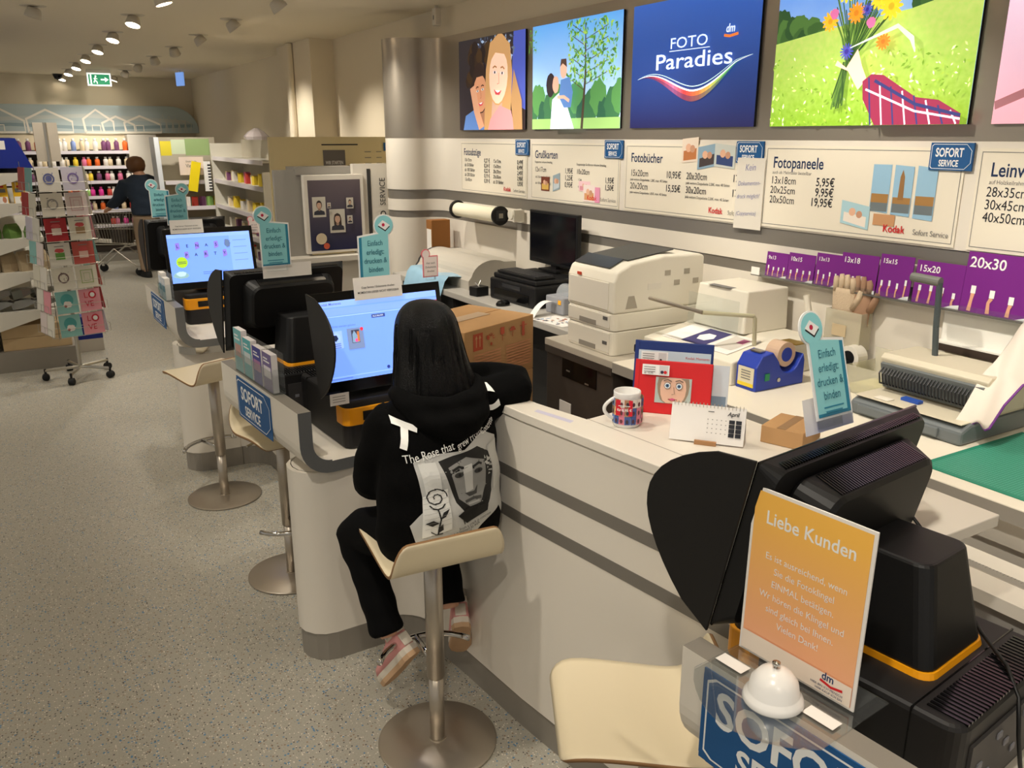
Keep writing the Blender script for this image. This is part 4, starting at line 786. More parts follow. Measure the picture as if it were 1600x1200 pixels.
t = empty('label_printer', (2.70, 3.97, 1.0005), R(5), 'grey label printer feeding a curled white strip', 'printer'); MB().prism(rrect(0, .22, 0, .17, .015), 0, .10).obj('body', PRGREY, t, bevel=.006); MB().tube([(.12, .03, .10), (.12, .14, .10)], .06, 24).obj('clear_lid', mat('smoke_lid', (200, 206, 210), .1, alpha=.4), t); box(-.003, 0, .02, .045, .06, .085).obj('button', ink((246, 176, 30)), t)
vs = []; 
for i in range(12): u = i / 11; vs += [(-.005 - .16 * u, .06, .07 + .03 * math.sin(u * 2.2) - .095 * u * u), (-.005 - .16 * u, .11, .07 + .03 * math.sin(u * 2.2) - .095 * u * u)]
MB().add(vs, [(2 * i, 2 * i + 1, 2 * i + 3, 2 * i + 2) for i in range(11)]).obj('paper_strip', PAPER, t, smooth=True)
t = empty('printed_sheet', (2.53, 3.72, 1.001), R(8), 'printed paper sheet on the worktop left of the white printer', 'paper'); box(0, .18, 0, .26, 0, .001).obj('sheet', PAPER, t); a = Art(.0001); leaves(a, .02, .16, .02, .24, 30, [ink((120, 160, 200)), ink((190, 140, 120)), ink((90, 90, 110))], .016, 8); a.build('print', t, (0, 0, .001), (1, 0, 0), (0, 1, 0))
tag(box(0, .12, 0, .1, 0, .012).obj('leaflet_pack', ink((108, 92, 170)), None, (2.60, 3.62, 1.0025), R(15), bevel=.002), 'violet leaflet pack beside the white printer', 'leaflets')
t = empty('computer_mouse', (2.56, 4.42, 1.0005), 0, 'black computer mouse near the worktop edge', 'mouse'); MB().lathe([(.03, 0), (.032, .012), (.024, .028), (0, .034)], 20).obj('shell', BLACKG, t, smooth=True).scale = (1.5, 1, 1); box(-.02, .0, -.0015, .0015, .03, .034).obj('wheel', DGREY, t)
t = empty('pen_cup', (2.60, 4.80, 1.0005), R(10), 'small black tray with pens beside the inkjet printer', 'pen tray'); box(-.05, .05, -.04, .04, 0, .06).obj('cup', BLACK, t, bevel=.004); MB().tube([(-.02, 0, .03), (.03, .02, .09)], .004, 6).obj('pen', GALV, t); MB().tube([(.02, -.02, .03), (-.03, .0, .085)], .004, 6).obj('pen', INKW, t)

# ---- card printer with clear hood and lever bar
t = empty('card_printer', (2.5, 2.432, 1.0005), 0, 'white card printer with clear hood and steel lever bar', 'printer')
MB().prism([(0, 0), (.0, .10), (.30, .15), (.52, .15), (.52, 0)], 0, .57, M=Matrix(((1, 0, 0, 0), (0, 0, 1, 0), (0, 1, 0, 0), (0, 0, 0, 1)))).obj('lower_body', PRWHITE, t, bevel=.006)
MB().frustum(rrect(.25, .53, .19, .52, .01), .15, rrect(.27, .53, .2, .51, .01), .34).obj('housing', PRWHITE, t, bevel=.006); box(.26, .30, .3, .44, .341, .3415).obj('marking', INKG, t)
box(-.06, .01, .45, .57, .03, .07).obj('output_tray', BLACK, t, bevel=.008); o = box(.05, .25, .08, .50, 0, .003).obj('leaflet', PAPER, t, rot=(0, R(-9.46), 0), loc=(0, 0, .1015)); a = Art(.0003); a.rect(.16, .01, .30, .19, ink((60, 56, 110))); a.disc(.23, .10, .045, INKW, 6); a.rect(.02, .02, .13, .16, ink((206, 200, 190))); a.rect(.03, .03, .07, .08, ink((150, 70, 110))); a.build('print', o, (.25, .08, .0032), (0, 1, 0), (-1, 0, 0))
o = o  # leaflet stays a part of the printer's tray
MB().tube([(.0, .54, .285), (.0, .19, .278)], .009, 10).obj('lever_bar', STEELB, t); MB().tube([(.0, .19, .278), (.10, .13, .27), (.19, .08, .262), (.195, .077, .25), (.2, .075, .135)], .009, 10).obj('lever_arm', mat('lever_cream', (196, 190, 160), .4, .4), t)
box(.22, .225, .2, .52, .15, .30).obj('clear_hood', ACRYL, t)

# ---- blue tape machine
BLUEM = mat('machine_blue', (36, 62, 168), .4)
t = empty('tape_machine', (2.52, 2.315, 1.0005), R(0), 'blue tape dispensing machine with label and green switch', 'tape machine')
sec = [(0, 0), (0, .10), (.03, .145), (.09, .155), (.12, .12)] + [(.19 + .062 * math.cos(R(q)), .12 + .062 * math.sin(R(q))) for q in range(190, 350, 16)] + [(.27, .13), (.28, .10), (.28, 0)]
MB().prism(sec, 0, .11, M=Matrix(((1, 0, 0, 0), (0, 0, 1, 0), (0, 1, 0, 0), (0, 0, 0, 1)))).obj('body', BLUEM, t, bevel=.004)
MB().tube([(.19, .02, .13), (.19, .09, .13)], .052, 26).obj('tape_roll', mat('tape_roll', (206, 176, 150), .4), t); MB().tube([(.19, .018, .13), (.19, .092, .13)], .03, 20).obj('core', BLUEM, t)
o = box(-.002, 0, .012, .098, .015, .095).obj('label', ink((216, 208, 180)), t); box(-.003, -.002, .012, .098, .015, .03).obj('label_band', ink((226, 200, 50)), o)
for k in range(4): box(-.003, -.002, .03, .08, .045 + .011 * k, .049 + .011 * k).obj('label_line', INKG, o)
box(.05, .075, -.003, 0, .04, .07).obj('switch', ink((30, 140, 90)), t); MB().tube([(.13, 0, .035), (.13, -.004, .035)], .009, 12).obj('bolt', GALV, t); box(.045, .075, .03, .085, .152, .158).obj('top_plate', GALV, t); box(.23, .29, .01, .1, .165, .17).obj('cutter_bar', mat('brass', (170, 140, 60), .4, .8), t)

# ---- black tape dispenser, clear tray, gloves, tube
t = empty('tape_dispenser', (2.92, 2.16, 1.0005), 0, 'black desk tape dispenser against the wall', 'tape dispenser'); MB().prism([(0, 0), (0, .06), (.05, .10), (.09, .10), (.12, .05), (.12, 0)], 0, .12, M=Matrix(((0, 0, 1, 0), (1, 0, 0, 0), (0, 1, 0, 0), (0, 0, 0, 1)))).obj('body', BLACK, t, bevel=.006)
MB().tube([(.03, .06, .11), (.09, .06, .11)], .05, 26).obj('tape_roll', mat('tape_white', (226, 222, 210), .4), t); MB().tube([(.028, .06, .11), (.092, .06, .11)], .03, 20).obj('core', BLACK, t)
t = empty('clear_tray', (2.86, 1.966, 1.0005), 0, 'clear plastic tray with straw-coloured paper beside the binding machine', 'tray'); CLR = mat('clear_plastic', (226, 222, 200), .1, alpha=.35)
for b in ((0, .18, 0, .004, 0, .11), (0, .18, .186, .19, 0, .11), (0, .004, 0, .19, 0, .11), (.176, .18, 0, .19, 0, .16), (0, .18, 0, .19, 0, .004)): box(*b).obj('wall', CLR, t)
box(.01, .17, .01, .18, .005, .03).obj('paper', mat('straw_paper', (206, 198, 130), .6), t)
t = empty('grey_handle', (2.98, 2.47, 1.16), 0, 'thin grey handle sticking up behind the teal sign', 'handle'); MB().tube([(0, 0, -.159), (0, 0, .06), (0, -.01, .08)], .007, 8).obj('stem', GALV, t); MB().tube([(0, -.008, .075), (0, .02, .17)], .014, 12).obj('grip', PRWHITE, t)
t = empty('work_gloves', (3.045, 2.30, 1.13), 0, 'pair of dotted cream work gloves in a clear wall pouch', 'gloves')
GL = mat('glove_knit', (222, 200, 170), .9, bump=.6, bscale=300); GLD = mat('glove_dots', (196, 156, 126), .8, bump=.8, bscale=400)
for k, (dy, rx, m_) in enumerate(((.03, -.02, GL), (-.04, -.008, GLD))):
    rg = []
    for z, w_, d in ((.10, .05, .016), (.17, .055, .02), (.23, .06, .018), (.25, .055, .016)): rg.append([(rx + d * math.sin(2 * PI * j / 14), dy + w_ * math.cos(2 * PI * j / 14), z) for j in range(14)])
    g = MB().loft(rg)
    for f in range(4): y_ = dy - .042 + .028 * f; g.tube([(rx, y_, .235), (rx - .004, y_ * 1.02, .28), (rx - .006, y_ + .004, .315 - .012 * abs(f - 1.5))], [.0145, .0135, .009], 8)
    g.tube([(rx, dy - .05, .17), (rx - .006, dy - .078, .22), (rx - .006, dy - .085, .25)], [.016, .014, .01], 8)
    o = g.obj('glove', m_, t, smooth=True)
MB().box(-.05, -.046, -.09, .09, 0, .16).box(-.05, .02, -.09, .09, 0, .004).box(-.05, .02, -.09, -.086, 0, .16).box(-.05, .02, .086, .09, 0, .16).obj('pouch', CLR, t); box(-.052, -.05, -.02, .05, .05, .1).obj('pouch_print', mat('pouch_label', (206, 186, 150), .6), t); box(-.04, .02, -.08, .08, .01, .12).obj('cuff', GL, t)

# ---- size samples on the rail
sh = empty('sample_rail', (3.03, 2.83, 1.372), 0, 'narrow clear rail holding the purple size samples', 'rail'); box(-.012, .04, -1.8, .03, -.006, 0).obj('ledge', STRIPE, sh); box(-.014, -.012, -1.8, .03, -.006, .022).obj('lip', ACRYL, sh)
PUR = mat('sample_purple', (118, 34, 132), .45)
for k, (nm, w, h, y1) in enumerate((('9x13', .128, .112, 2.788), ('10x15', .148, .122, 2.658), ('13x13', .13, .138, 2.505), ('13x18', .18, .155, 2.375), ('15x15', .15, .17, 2.189), ('15x20', .198, .165, 2.026), ('20x30', .30, .22, 1.827))):
    t = empty('size_sample', (3.034, y1, 1.3725), 0, 'purple size sample card marked ' + nm + ' on the wall rail', 'sample card', 'purple size samples on the rail', rot=(0, R(4), 0))
    box(0, .003, -w, 0, 0, h).obj('card', PUR, t); a = Art(.0002); a.text(nm, .01, h - .016 - .13 * w, .13 * w, INKW, 'l', .012, 1.0); r = random.Random(k)
    for j in range(4):
        x = w * (.12 + .24 * j); hh = h * (.22 + .12 * r.random()); a.line([(x, 0.004), (x + .04 * w * (r.random() - .5), hh * .7), (x + .02 * w, hh)], [.05 * w, .04 * w, .05 * w], ink((222, 164, 134))); a.rect(x - .012 * w, hh, x + .05 * w, hh + h * .13, INKW)
    a.poly([(w * .7, 0), (w, 0), (w, h * .1), (w * .85, h * .07)], INKW); a.build('print', t, (-.0004, 0, 0), (0, -1, 0), (0, 0, 1))
tag(box(-.003, 0, -.05, 0, 0, .035).obj('price_tag', PAPER, None, (3.012, 2.85, 1.3725)), 'small white price tag at the left end of the sample rail', 'price tag')

# ---- comb binding machine, cloth, cutting mat
t = empty('binding_machine', (2.64, 1.515, 1.0005), 0, 'grey and beige comb binding machine with long lever', 'binding machine'); BG = mat('binder_beige', (206, 198, 176), .45); BGR = mat('binder_grey', (104, 110, 112), .45)
MB().prism([(0, 0), (0, .05), (.05, .07), (.40, .07), (.40, 0)], 0, .44, M=Matrix(((1, 0, 0, 0), (0, 0, 1, 0), (0, 1, 0, 0), (0, 0, 0, 1)))).obj('base', BGR, t, bevel=.01); box(.01, .38, .01, .43, .069, .074).obj('base_deck', BG, t, bevel=.003)
o = box(-.012, .002, .08, .40, .012, .045).obj('drawer', BGR, t, bevel=.004); MB().prism([(.17, .072), (.13, .20), (.15, .215), (.35, .215), (.38, .072)], .01, .43, M=Matrix(((1, 0, 0, 0), (0, 0, 1, 0), (0, 1, 0, 0), (0, 0, 0, 1)))).obj('upper_body', BG, t, bevel=.006)
m = MB()
for i in range(30): y = .03 + .38 * i / 29; m.tube([(.15, y, .095), (.118, y, .105), (.108, y, .145), (.13, y, .165)], .0035, 5)
m.obj('comb_teeth', mat('comb_dark', (40, 42, 46), .4), t); MB().box(-.006, .01, .02, .42, .0, .10, M=Matrix.Translation((.158, 0, .085)) @ Matrix.Rotation(R(-17), 4, 'Y')).obj('comb_plate', BGR, t); box(.02, .06, .30, .36, .075, .077).obj('sticker', ink((226, 220, 206)), t); box(.08, .11, .22, .29, .075, .085).obj('slider', ink((40, 80, 170)), t)
MB().tube([(.27, .30, .2), (.265, .31, .32), (.262, .318, .485)], .011, 10).obj('lever', mat('lever_grey', (74, 82, 84), .4), t); MB().tube([(.262, .315, .488), (.262, .43, .492)], .017, 14).obj('lever_grip', mat('grip_grey', (110, 112, 106), .5), t)
t = empty('backing_tray', (3.03, 1.52, 1.24), 0, 'white translucent tray on the wall behind the binding machine', 'tray'); box(.03, .048, 0, .38, -.02, .15).obj('back', mat('tray_white', (236, 234, 226), .25), t, bevel=.006); box(-.01, .03, 0, .38, -.002, .004).obj('lip', mat('tray_white'), t); box(-.01, .028, .005, .375, -.03, -.003).obj('dark_slot', mat('slot_brown', (60, 48, 40), .5), t)
t = empty('cleaning_cloth', (2.74, 1.50, 1.12), 0, 'white cloth with purple hem hanging over the binding machine', 'cloth'); rg = []
pts = [(.30, .26), (.24, .18), (.12, .098), (.05, .10), (-.03, .03), (-.05, -.03)]
vs = []; F_ = []
for i, (x, z) in enumerate(pts):
    for j in range(9): v = j / 8; vs.append((x + .02 * math.sin(v * 6 + i), -.06 + .14 * v + .02 * math.sin(i * 1.3), z + .014 * math.sin(v * 9 + i * 2) - .05 * v * (i > 3)))
for i in range(5):
    for j in range(8): q = i * 9 + j; F_.append((q, q + 1, q + 10, q + 9))
o = MB().add(vs, F_).obj('fabric', mat('cloth_white', (226, 216, 204), .9), t, smooth=True); o.modifiers.new('s', 'SUBSURF').levels = 2; o.modifiers.new('t', 'SOLIDIFY').thickness = .004
MB().tube([vs[i * 9] for i in range(6)] + vs[45:54], .004, 6).obj('hem', mat('hem_purple', (120, 60, 140), .8), t)
t = empty('cutting_mat', (2.385, .85, 1.0005), 0, 'green cutting mat with white grid on the worktop', 'cutting mat'); box(0, .58, 0, .64, 0, .003).obj('mat', mat('mat_green', (34, 128, 104), .5), t); m = MB()
for i in range(55): m.box(.02 + .01 * i, .0206 + .01 * i, .02, .62, .003, .0032)
for i in range(61): m.box(.02, .56, .02 + .01 * i, .0206 + .01 * i, .003, .0032)
m.obj('grid', ink((130, 196, 176)), t)
t = empty('carton', (1.79, 1.46, 1.1705), R(20), 'small brown carton on the counter behind the foreground kiosk', 'box'); box(0, .14, 0, .12, 0, .05).obj('body', CARD, t, bevel=.002); box(.0, .14, .05, .075, .05, .0506).obj('tape', mat('brown_tape', (150, 110, 70), .3), t)
# loose black cable over the foreground kiosk
tag(MB().tube([(1.56, 1.0, 1.25), (1.606, .90, 1.13), (1.60, .86, 1.08), (1.555, .79, 1.052), (1.49, .70, 1.05), (1.44, .648, 1.035), (1.43, .632, .97), (1.45, .62, .86)], .004, 8).obj('power_cable', BLACK, None, smooth=True), 'thin black cable running down over the foreground kiosk', 'cable')
# ================================================================ passport photo booth beyond the column
GREYB = mat('booth_grey', (150, 146, 138), .6); BWH = mat('booth_white', (214, 208, 196), .5)
t = empty('passport_booth', (2.2, 6.75, 0), 0, 'grey and white passport photo booth wall beside the steel column', 'booth')
box(-.33, -.06, .06, .10, 0, 1.74).obj('grey_panel', GREYB, t); box(-.12, .38, -.02, .04, 1.08, 1.70).obj('poster_frame', BWH, t, bevel=.004); box(.30, .60, .0, .05, 0, 1.78).obj('side_panel', BWH, t); box(-.16, .34, .05, .3, 1.70, 1.76).obj('top_box', GREYB, t); box(-.3, .5, -.12, .06, 1.02, 1.06).obj('shelf', BWH, t); box(-.28, .3, -.05, .04, 0, 1.02).obj('lower_front', BWH, t)
a = Art(.0004); a.rect(0, 0, .44, .56, grad('passport_navy', (26, 30, 66), (96, 84, 88), 0, sy=.6))
for (x, y, s, long) in ((.03, .27, .11, 0), (.165, .14, .13, 1), (.31, .33, .06, 0), (.31, .21, .045, 0), (.145, .34, .03, 0)):
    a.rect(x, y, x + s, y + s * 1.45, ink((196, 190, 176))); face(a, x + s / 2, y + s * .85, s * .36, (206, 168, 142), (60, 46, 40), (50, 50, 60), bool(long), smile=False)
a.disc(.08, .1, .045, ink((206, 190, 160))); a.disc(.12, .04, .025, ink((200, 90, 60)))
a.build('poster', t, (-.09, -.0205, 1.10), (1, 0, 0), (0, 0, 1))
a = Art(.0004); a.text('PASSBILD', 0, 0, .05, INKK, 'l', .02, .9); a.text('SERVICE', .30, 0, .05, INKK, 'l', 0, .9)
a.build('lettering', t, (.575, -.001, 1.14), (0, 0, 1), (-1, 0, 0)); box(.42, .45, -.004, .0, 1.1, 1.74).obj('slot_strip', mat('slot_black', (50, 48, 46), .5), t)
t = empty('wall_board', (2.62, 7.35, 0), 0, 'cream information board behind the passport booth', 'board'); box(-.62, .46, 0, .04, 0.9, 1.99).obj('board', mat('board_cream', (222, 206, 160), .6), t); a = Art(.0004)
for k in range(7): a.rect(.12, .55 + .03 * k, .32, .556 + .03 * k, INKG)
a.text('AGB', .12, .80, .022, INKK, 'l', .01); a.rect(.46, .62, .66, .98, ink((110, 104, 98))); a.text('WIR STARTEN', .48, .86, .03, INKW, 'l', .01, .6); a.rect(.48, .76, .6, .77, INKW); a.rect(.45, 1.02, .78, 1.03, INKK); a.rect(.68, .84, .79, .848, INKK)
for k in range(5): a.rect(.84, .96 - .05 * k, .9, .966 - .05 * k, INKG); a.rect(.95, .96 - .05 * k, 1.0, .966 - .05 * k, INKG)
a.rect(1.02, .97, 1.07, 1.04, SBLUE); a.build('print', t, (-.62, -.001, .9), (1, 0, 0), (0, 0, 1))

# ================================================================ shelving on the left
SHW = mat('shelf_white', (214, 210, 198), .45, .1)
gd = empty('shelf_gondola', (.30, 8.4, 0), 0, 'white shelf gondola with blue header seen from its end', 'shelf')
box(-.6, .1, 0, 2.6, 0, .18).obj('plinth', KICK, gd); box(-.66, -.60, 0, 2.6, 0, 2.05).obj('back_panel', mat('gondola_back', (70, 66, 62), .7), gd)
levels = [(1.70, .0), (1.45, .0), (1.155, .0), (.87, -.0), (.53, -.02)]
for k, (z, dx) in enumerate(levels):
    o = box(-.6, -.045 + .012 * k, 0, 2.6, z - .02, z).obj('shelf', SHW, gd)
    for yy in (-.012, 2.6): MB().prism([(-.6, z), (-.045 + .012 * k, z), (-.05 + .012 * k, z - .03), (-.6, z - .20)], yy, yy + .012, M=Matrix(((1, 0, 0, 0), (0, 0, 1, 0), (0, 1, 0, 0), (0, 0, 0, 1)))).obj('bracket', SHW, o)
BLH = mat('header_blue', (24, 44, 140), .4)
MB().prism([(-.6, 1.74), (-.02, 1.74), (-.12, 1.98), (-.6, 1.98)], -.02, 2.6, M=Matrix(((1, 0, 0, 0), (0, 0, 1, 0), (0, 1, 0, 0), (0, 0, 0, 1)))).obj('header', BLH, gd); box(-.32, -.2, -.023, -.02, 1.89, 1.96).obj('header_label', PAPER, gd)
def bottle(h, r, c, cap): m = MB(); m.lathe([(r, 0), (r, h * .68), (r * .45, h * .8), (r * .45, h * .84)], 12, mi=0); m.lathe([(r * .55, h * .82), (r * .55, h), (0, h)], 12, mi=1); return m.mesh('bottle', [c, cap], True)
def pouch(w, d, h, c, b):
    rg = []
    for z, kx, ky in ((0, .9, 1), (h * .4, 1, 1.05), (h * .8, .95, .6), (h, .9, .08)): rg.append([(w / 2 * kx * cx, d / 2 * ky * cy, z) for cx, cy in ((-1, -1), (0, -1.15), (1, -1), (1, 1), (0, 1.15), (-1, 1))])
    return MB().loft(rg).mesh('bag', [c], False)
SILV = mat('foil_pack', (150, 150, 146), .25, .8); GREENP = mat('green_pack', (96, 130, 60), .5); YELP = mat('yellow_pack', (236, 186, 30), .5); BAG = mat('paper_bag', (176, 158, 128), .8)
def put(me, name, loc, rz, label, cat, group, rot=None):
    o = bpy.data.objects.new(name, me); COL.objects.link(o); o.location = loc; o.rotation_euler = rot if rot else (0, 0, rz); return tag(o, label, cat, group)
ybox = MB().box(-.045, .045, 0, .12, 0, .17).mesh('pack', [YELP])
for k in range(4):
    t = empty('boxed_product', (-.24 + .13 * k, 8.44, 1.4505), 0, 'yellow boxed product on the upper left shelf', 'box', 'yellow boxes on the gondola shelf'); o = put(ybox, 'pack', (0, 0, 0), 0, None, None, None); o.parent = t; a = Art(.0003); a.rect(.005, 0, .085, .055, INKW); blob(a, .06, .03, .015, .025, ink((196, 130, 100)), k); a.rect(.015, .09, .075, .12, INKG); a.rect(.03, .13, .065, .145, RED); a.build('print', t, (-.045, -.001, 0), (1, 0, 0), (0, 0, 1))
pk = pouch(.11, .07, .20, SILV, None); bg = pouch(.12, .09, .17, BAG, None); gp = pouch(.12, .08, .12, GREENP, None)
for k in range(5): put(bg, 'paper_bag_product', (-.27 + .125 * k, 8.50, .8705), R(10 * k), 'paper bag product standing on the middle left shelf', 'bag', 'paper bags on the gondola')
for k in range(4): put(gp, 'green_pack', (-.25 + .15 * k, 8.50, 1.1555), R(20 * k), 'green packaged product on the left gondola', 'pack', 'green packs on the gondola')
for k in range(6): put(pk, 'foil_pack', (-.27 + .17 * (k % 3) + .06, 8.52, .5305 + .09 * (k // 3) + .04), 0, 'silver foil pack lying on the lower left shelf', 'pack', 'foil packs on the gondola', rot=(R(80), 0, R(75 + 8 * k)))
for k in range(2):
    t = empty('wooden_crate', (.12, 8.45, .1805 + .11 * k), 0, ['lower pale wooden board box on the gondola base', 'upper pale wooden board box on the gondola base'][k], 'box'); box(-.28, .26, 0, .3, 0, .108).obj('box', mat('pale_wood', (196, 170, 130), .7, var=.1), t, bevel=.003); box(-.27, .25, .01, .29, .108, .109).obj('lid', mat('lid_wood', (180, 152, 112), .7), t)
t = empty('display_carton', (.55, 8.9, 0), 0, 'blue open display carton on the floor behind the card rack', 'box'); MB().box(-.1, .12, 0, .2, 0, .12).obj('tray', mat('carton_white', (206, 200, 190), .7), t); MB().prism([(-.1, .12), (.12, .12), (.12, .2), (.04, .2), (-.02, .34), (-.1, .34)], 0, .16, M=Matrix(((1, 0, 0, 0), (0, 0, 1, 0), (0, 1, 0, 0), (0, 0, 0, 1)))).obj('carton', BLH, t)

# ---- greeting card spinner
sp = empty('card_rack', (.391, 7.955, 0), R(14), 'revolving wire rack of greeting cards in the aisle', 'card rack')
MB().tube([(0, 0, .08), (0, 0, 2.1)], .016, 12).obj('pole', GALV, sp)
for k in range(5):
    q = R(72 * k + 20); e = (.27 * math.cos(q), .27 * math.sin(q)); o = MB().tube([(0, 0, .09), (e[0], e[1], .085)], .013, 8).obj('foot', GALV, sp); MB().lathe([(0, -.03), (.014, -.028), (.03, -.02), (.03, .02), (.014, .028), (0, .03)], 16).obj('caster', RUBBER, o, (e[0], e[1], .03), rot=(R(90), 0, q)); MB().tube([(e[0], e[1], .05), (e[0], e[1], .1)], .01, 8).obj('caster_stem', BLACK, o)
m = MB(); CW, CH = .18, .196
for s_ in range(4):
    M = Matrix.Rotation(R(90 * s_), 4, 'Z')
    def T(p): return M @ Vector(p)
    for r_ in range(7):
        z = .40 + r_ * .196
        m.tube([T((-CW, -.215, z)), T((CW, -.215, z))], .0022, 5); m.tube([T((-CW, -.23, z + .07)), T((CW, -.23, z + .07))], .0018, 5)
        for x_ in (-CW, 0, CW): m.tube([T((x_, -.18, z)), T((x_, -.232, z)), T((x_, -.23, z + .07))], .0018, 4)
    for x_ in (-CW, CW): m.tube([T((x_, -.18, .38)), T((x_, -.18, 1.8))], .003, 5)
m.obj('wire_frame', GALV, sp)
tp = box(-.09, .09, -.004, .004, 1.8, 2.1).obj('top_sign', mat('rack_sign', (196, 186, 170), .6), sp)
CDES = [((222, 216, 204), (96, 104, 160), 'blue wreath'), ((206, 200, 214), (130, 110, 170), 'violet lettering'), ((224, 218, 204), (150, 146, 140), 'grey wreath'), ((222, 208, 204), (190, 140, 140), 'pink frame'), ((170, 40, 46), (226, 210, 200), 'white card on red'), ((224, 218, 200), (170, 140, 100), 'brown feather'), ((220, 216, 204), (100, 150, 70), 'green gift'), ((186, 84, 74), (226, 190, 180), 'red brown'), ((222, 218, 204), (120, 100, 96), 'dark ring'), ((220, 214, 196), (140, 170, 90), 'green border'), ((136, 190, 186), (226, 220, 216), 'teal with cat'), ((222, 150, 160), (200, 40, 60), 'pink LOVE'), ((136, 190, 186), (226, 220, 216), 'teal with cat'), ((222, 150, 160), (200, 40, 60), 'pink LOVE')]
for s_ in range(4):
    for r_ in range(7):
        for c_ in range(2):
            if s_ == 2: continue
            z = .404 + r_ * .196; idx = (6 - r_) * 2 + c_
            d = CDES[idx % 14] if s_ == 0 and idx >= 0 else CDES[(r_ * 3 + c_ * 5 + s_) % 14]
            M = Matrix.Translation((.391, 7.955, 0)) @ Matrix.Rotation(R(14 + 90 * s_), 4, 'Z') @ Matrix.Translation((-CW + .09 + c_ * CW, -.216, z)) @ Matrix.Rotation(R(-6), 4, 'X')
            lab = ('greeting card with %s design in the %s row, %s column' % (d[2], ('lowest', 'second lowest', 'third lowest', 'middle', 'third highest', 'second highest', 'top')[r_], ('left', 'right')[c_])) if s_ == 0 else 'greeting card in a side pocket of the wire rack'
            t = empty('greeting_card', (0, 0, 0), 0, lab, 'card', 'greeting cards in the wire rack'); t.matrix_basis = M
            box(-.082, .082, 0, .006, 0, .18).obj('card', ink(d[0]), t)
            if s_ == 0 or s_ == 1:
                a = Art(.0003); I_ = ink(d[1])
                if 'LOVE' in d[2]: a.text('L', .03, .09, .04, I_, 'l', .0); a.disc(.088, .108, .026, I_); a.disc(.088, .108, .016, INKW); a.text('VE', .03, .03, .04, I_, 'l', 0)
                elif 'wreath' in d[2] or 'ring' in d[2]: a.put([(.07 + q * math.cos(R(20 * i)), .078 + q * math.sin(R(20 * i))) for q in (.026, .036) for i in range(18)], [(i, (i + 1) % 18, 18 + (i + 1) % 18, 18 + i) for i in range(18)], I_); (a.disc(.07, .08, .02, I_) if 'blue' in d[2] else None); leaves(a, .03, .11, .04, .12, 12, [I_], .006, r_)
                elif 'cat' in d[2]: a.disc(.07, .09, .042, ink((80, 160, 160))); blob(a, .07, .06, .028, .022, I_, 2); blob(a, .056, .05, .01, .008, ink((150, 60, 60)), 3)
                elif 'frame' in d[2] or 'border' in d[2]: a.frame(.03, .03, .11, .12, .004, I_); a.frame(.05, .045, .09, .1, .002, I_)
                else: a.rect(.04, .04, .1, .085, I_); blob(a, .07, .1, .03, .014, ink((200, 80, 80)), 4); a.rect(.04, .125, .1, .13, INKG)
                a.xf(lambda x, y: (x * 1.17, y * 1.2)).build('print', t, (-.082, -.0006, 0), (1, 0, 0), (0, 0, 1))

# ================================================================ far wall shelving
fs = empty('wall_shelf', (1.3, 15.5, 0), 0, 'long shelf unit of bottles along the far wall', 'shelf')
box(-3.2, .62, .3, .34, 0, 2.0).obj('back_panel', mat('shelf_back_dark', (66, 56, 48), .7), fs); box(-3.2, .62, .25, .3, 1.78, 2.02).obj('top_panel', mat('shelf_cream', (226, 214, 184), .6), fs)
FZ = [.84, .99, 1.13, 1.32, 1.53, 1.76]; FZ = [.60, .84, 1.06, 1.30, 1.53, 1.765]
for z in FZ: o = box(-3.2, .62, -.05, .3, z - .025, z).obj('shelf', SHW, fs); box(-3.2, .62, -.056, -.05, z - .045, z + .005).obj('price_strip', mat('strip_light', (226, 220, 226), .4), o)
box(.62, 1.06, -.05, .34, 0, 2.02).obj('end_panel', mat('end_white', (214, 208, 196), .6), fs); box(-3.2, .62, -.05, .34, 0, .12).obj('plinth', KICK, fs)
CN = {'orange': (240, 110, 40), 'pink': (226, 120, 160), 'yellow': (240, 210, 60), 'white': (236, 230, 222), 'purple': (120, 70, 110), 'cream': (226, 206, 170), 'green': (150, 196, 110), 'red': (206, 70, 60), 'magenta': (230, 60, 160), 'blue': (130, 150, 200)}
rows = [['pink', 'magenta', 'pink', 'red'], ['red', 'cream', 'blue', 'white', 'orange', 'cream', 'purple'], ['pink', 'cream', 'white', 'red', 'magenta', 'magenta', 'green', 'cream', 'orange'], ['white', 'pink', 'white', 'pink', 'purple', 'yellow', 'cream', 'yellow', 'yellow'], ['cream', 'white', 'cream', 'white', 'orange', 'orange', 'pink', 'yellow', 'cream', 'white', 'white'], ['orange', 'purple', 'purple', 'purple', 'white', 'white', 'cream', 'blue', 'white', 'white', 'cream', 'orange']]
ORD = ['lowest', 'second lowest', 'third lowest', 'third highest', 'second highest', 'top']; BM = {}
for k, z in enumerate(FZ):
    n = len(rows[k])
    for i, cn in enumerate(rows[k] * (2 if k > 2 else 1)):
        hh = [.12, .14, .14, .15, .14, .19][k]
        key = (cn, hh)
        if key not in BM: BM[key] = bottle(hh, .038, ink(CN[cn]), ink(CN[cn] if k in (2, 4) else (236, 232, 226)))
        x = 1.88 - .1 * i * (1.05) - .02 * ((i * 7) % 3)
        put(BM[key], 'bottle', (x, 15.53, z + .0005), 0, '%s bottle on the %s shelf of the far wall unit' % (cn, ORD[k]), 'bottle', '%s bottles on the %s far shelf' % (cn, ORD[k]))
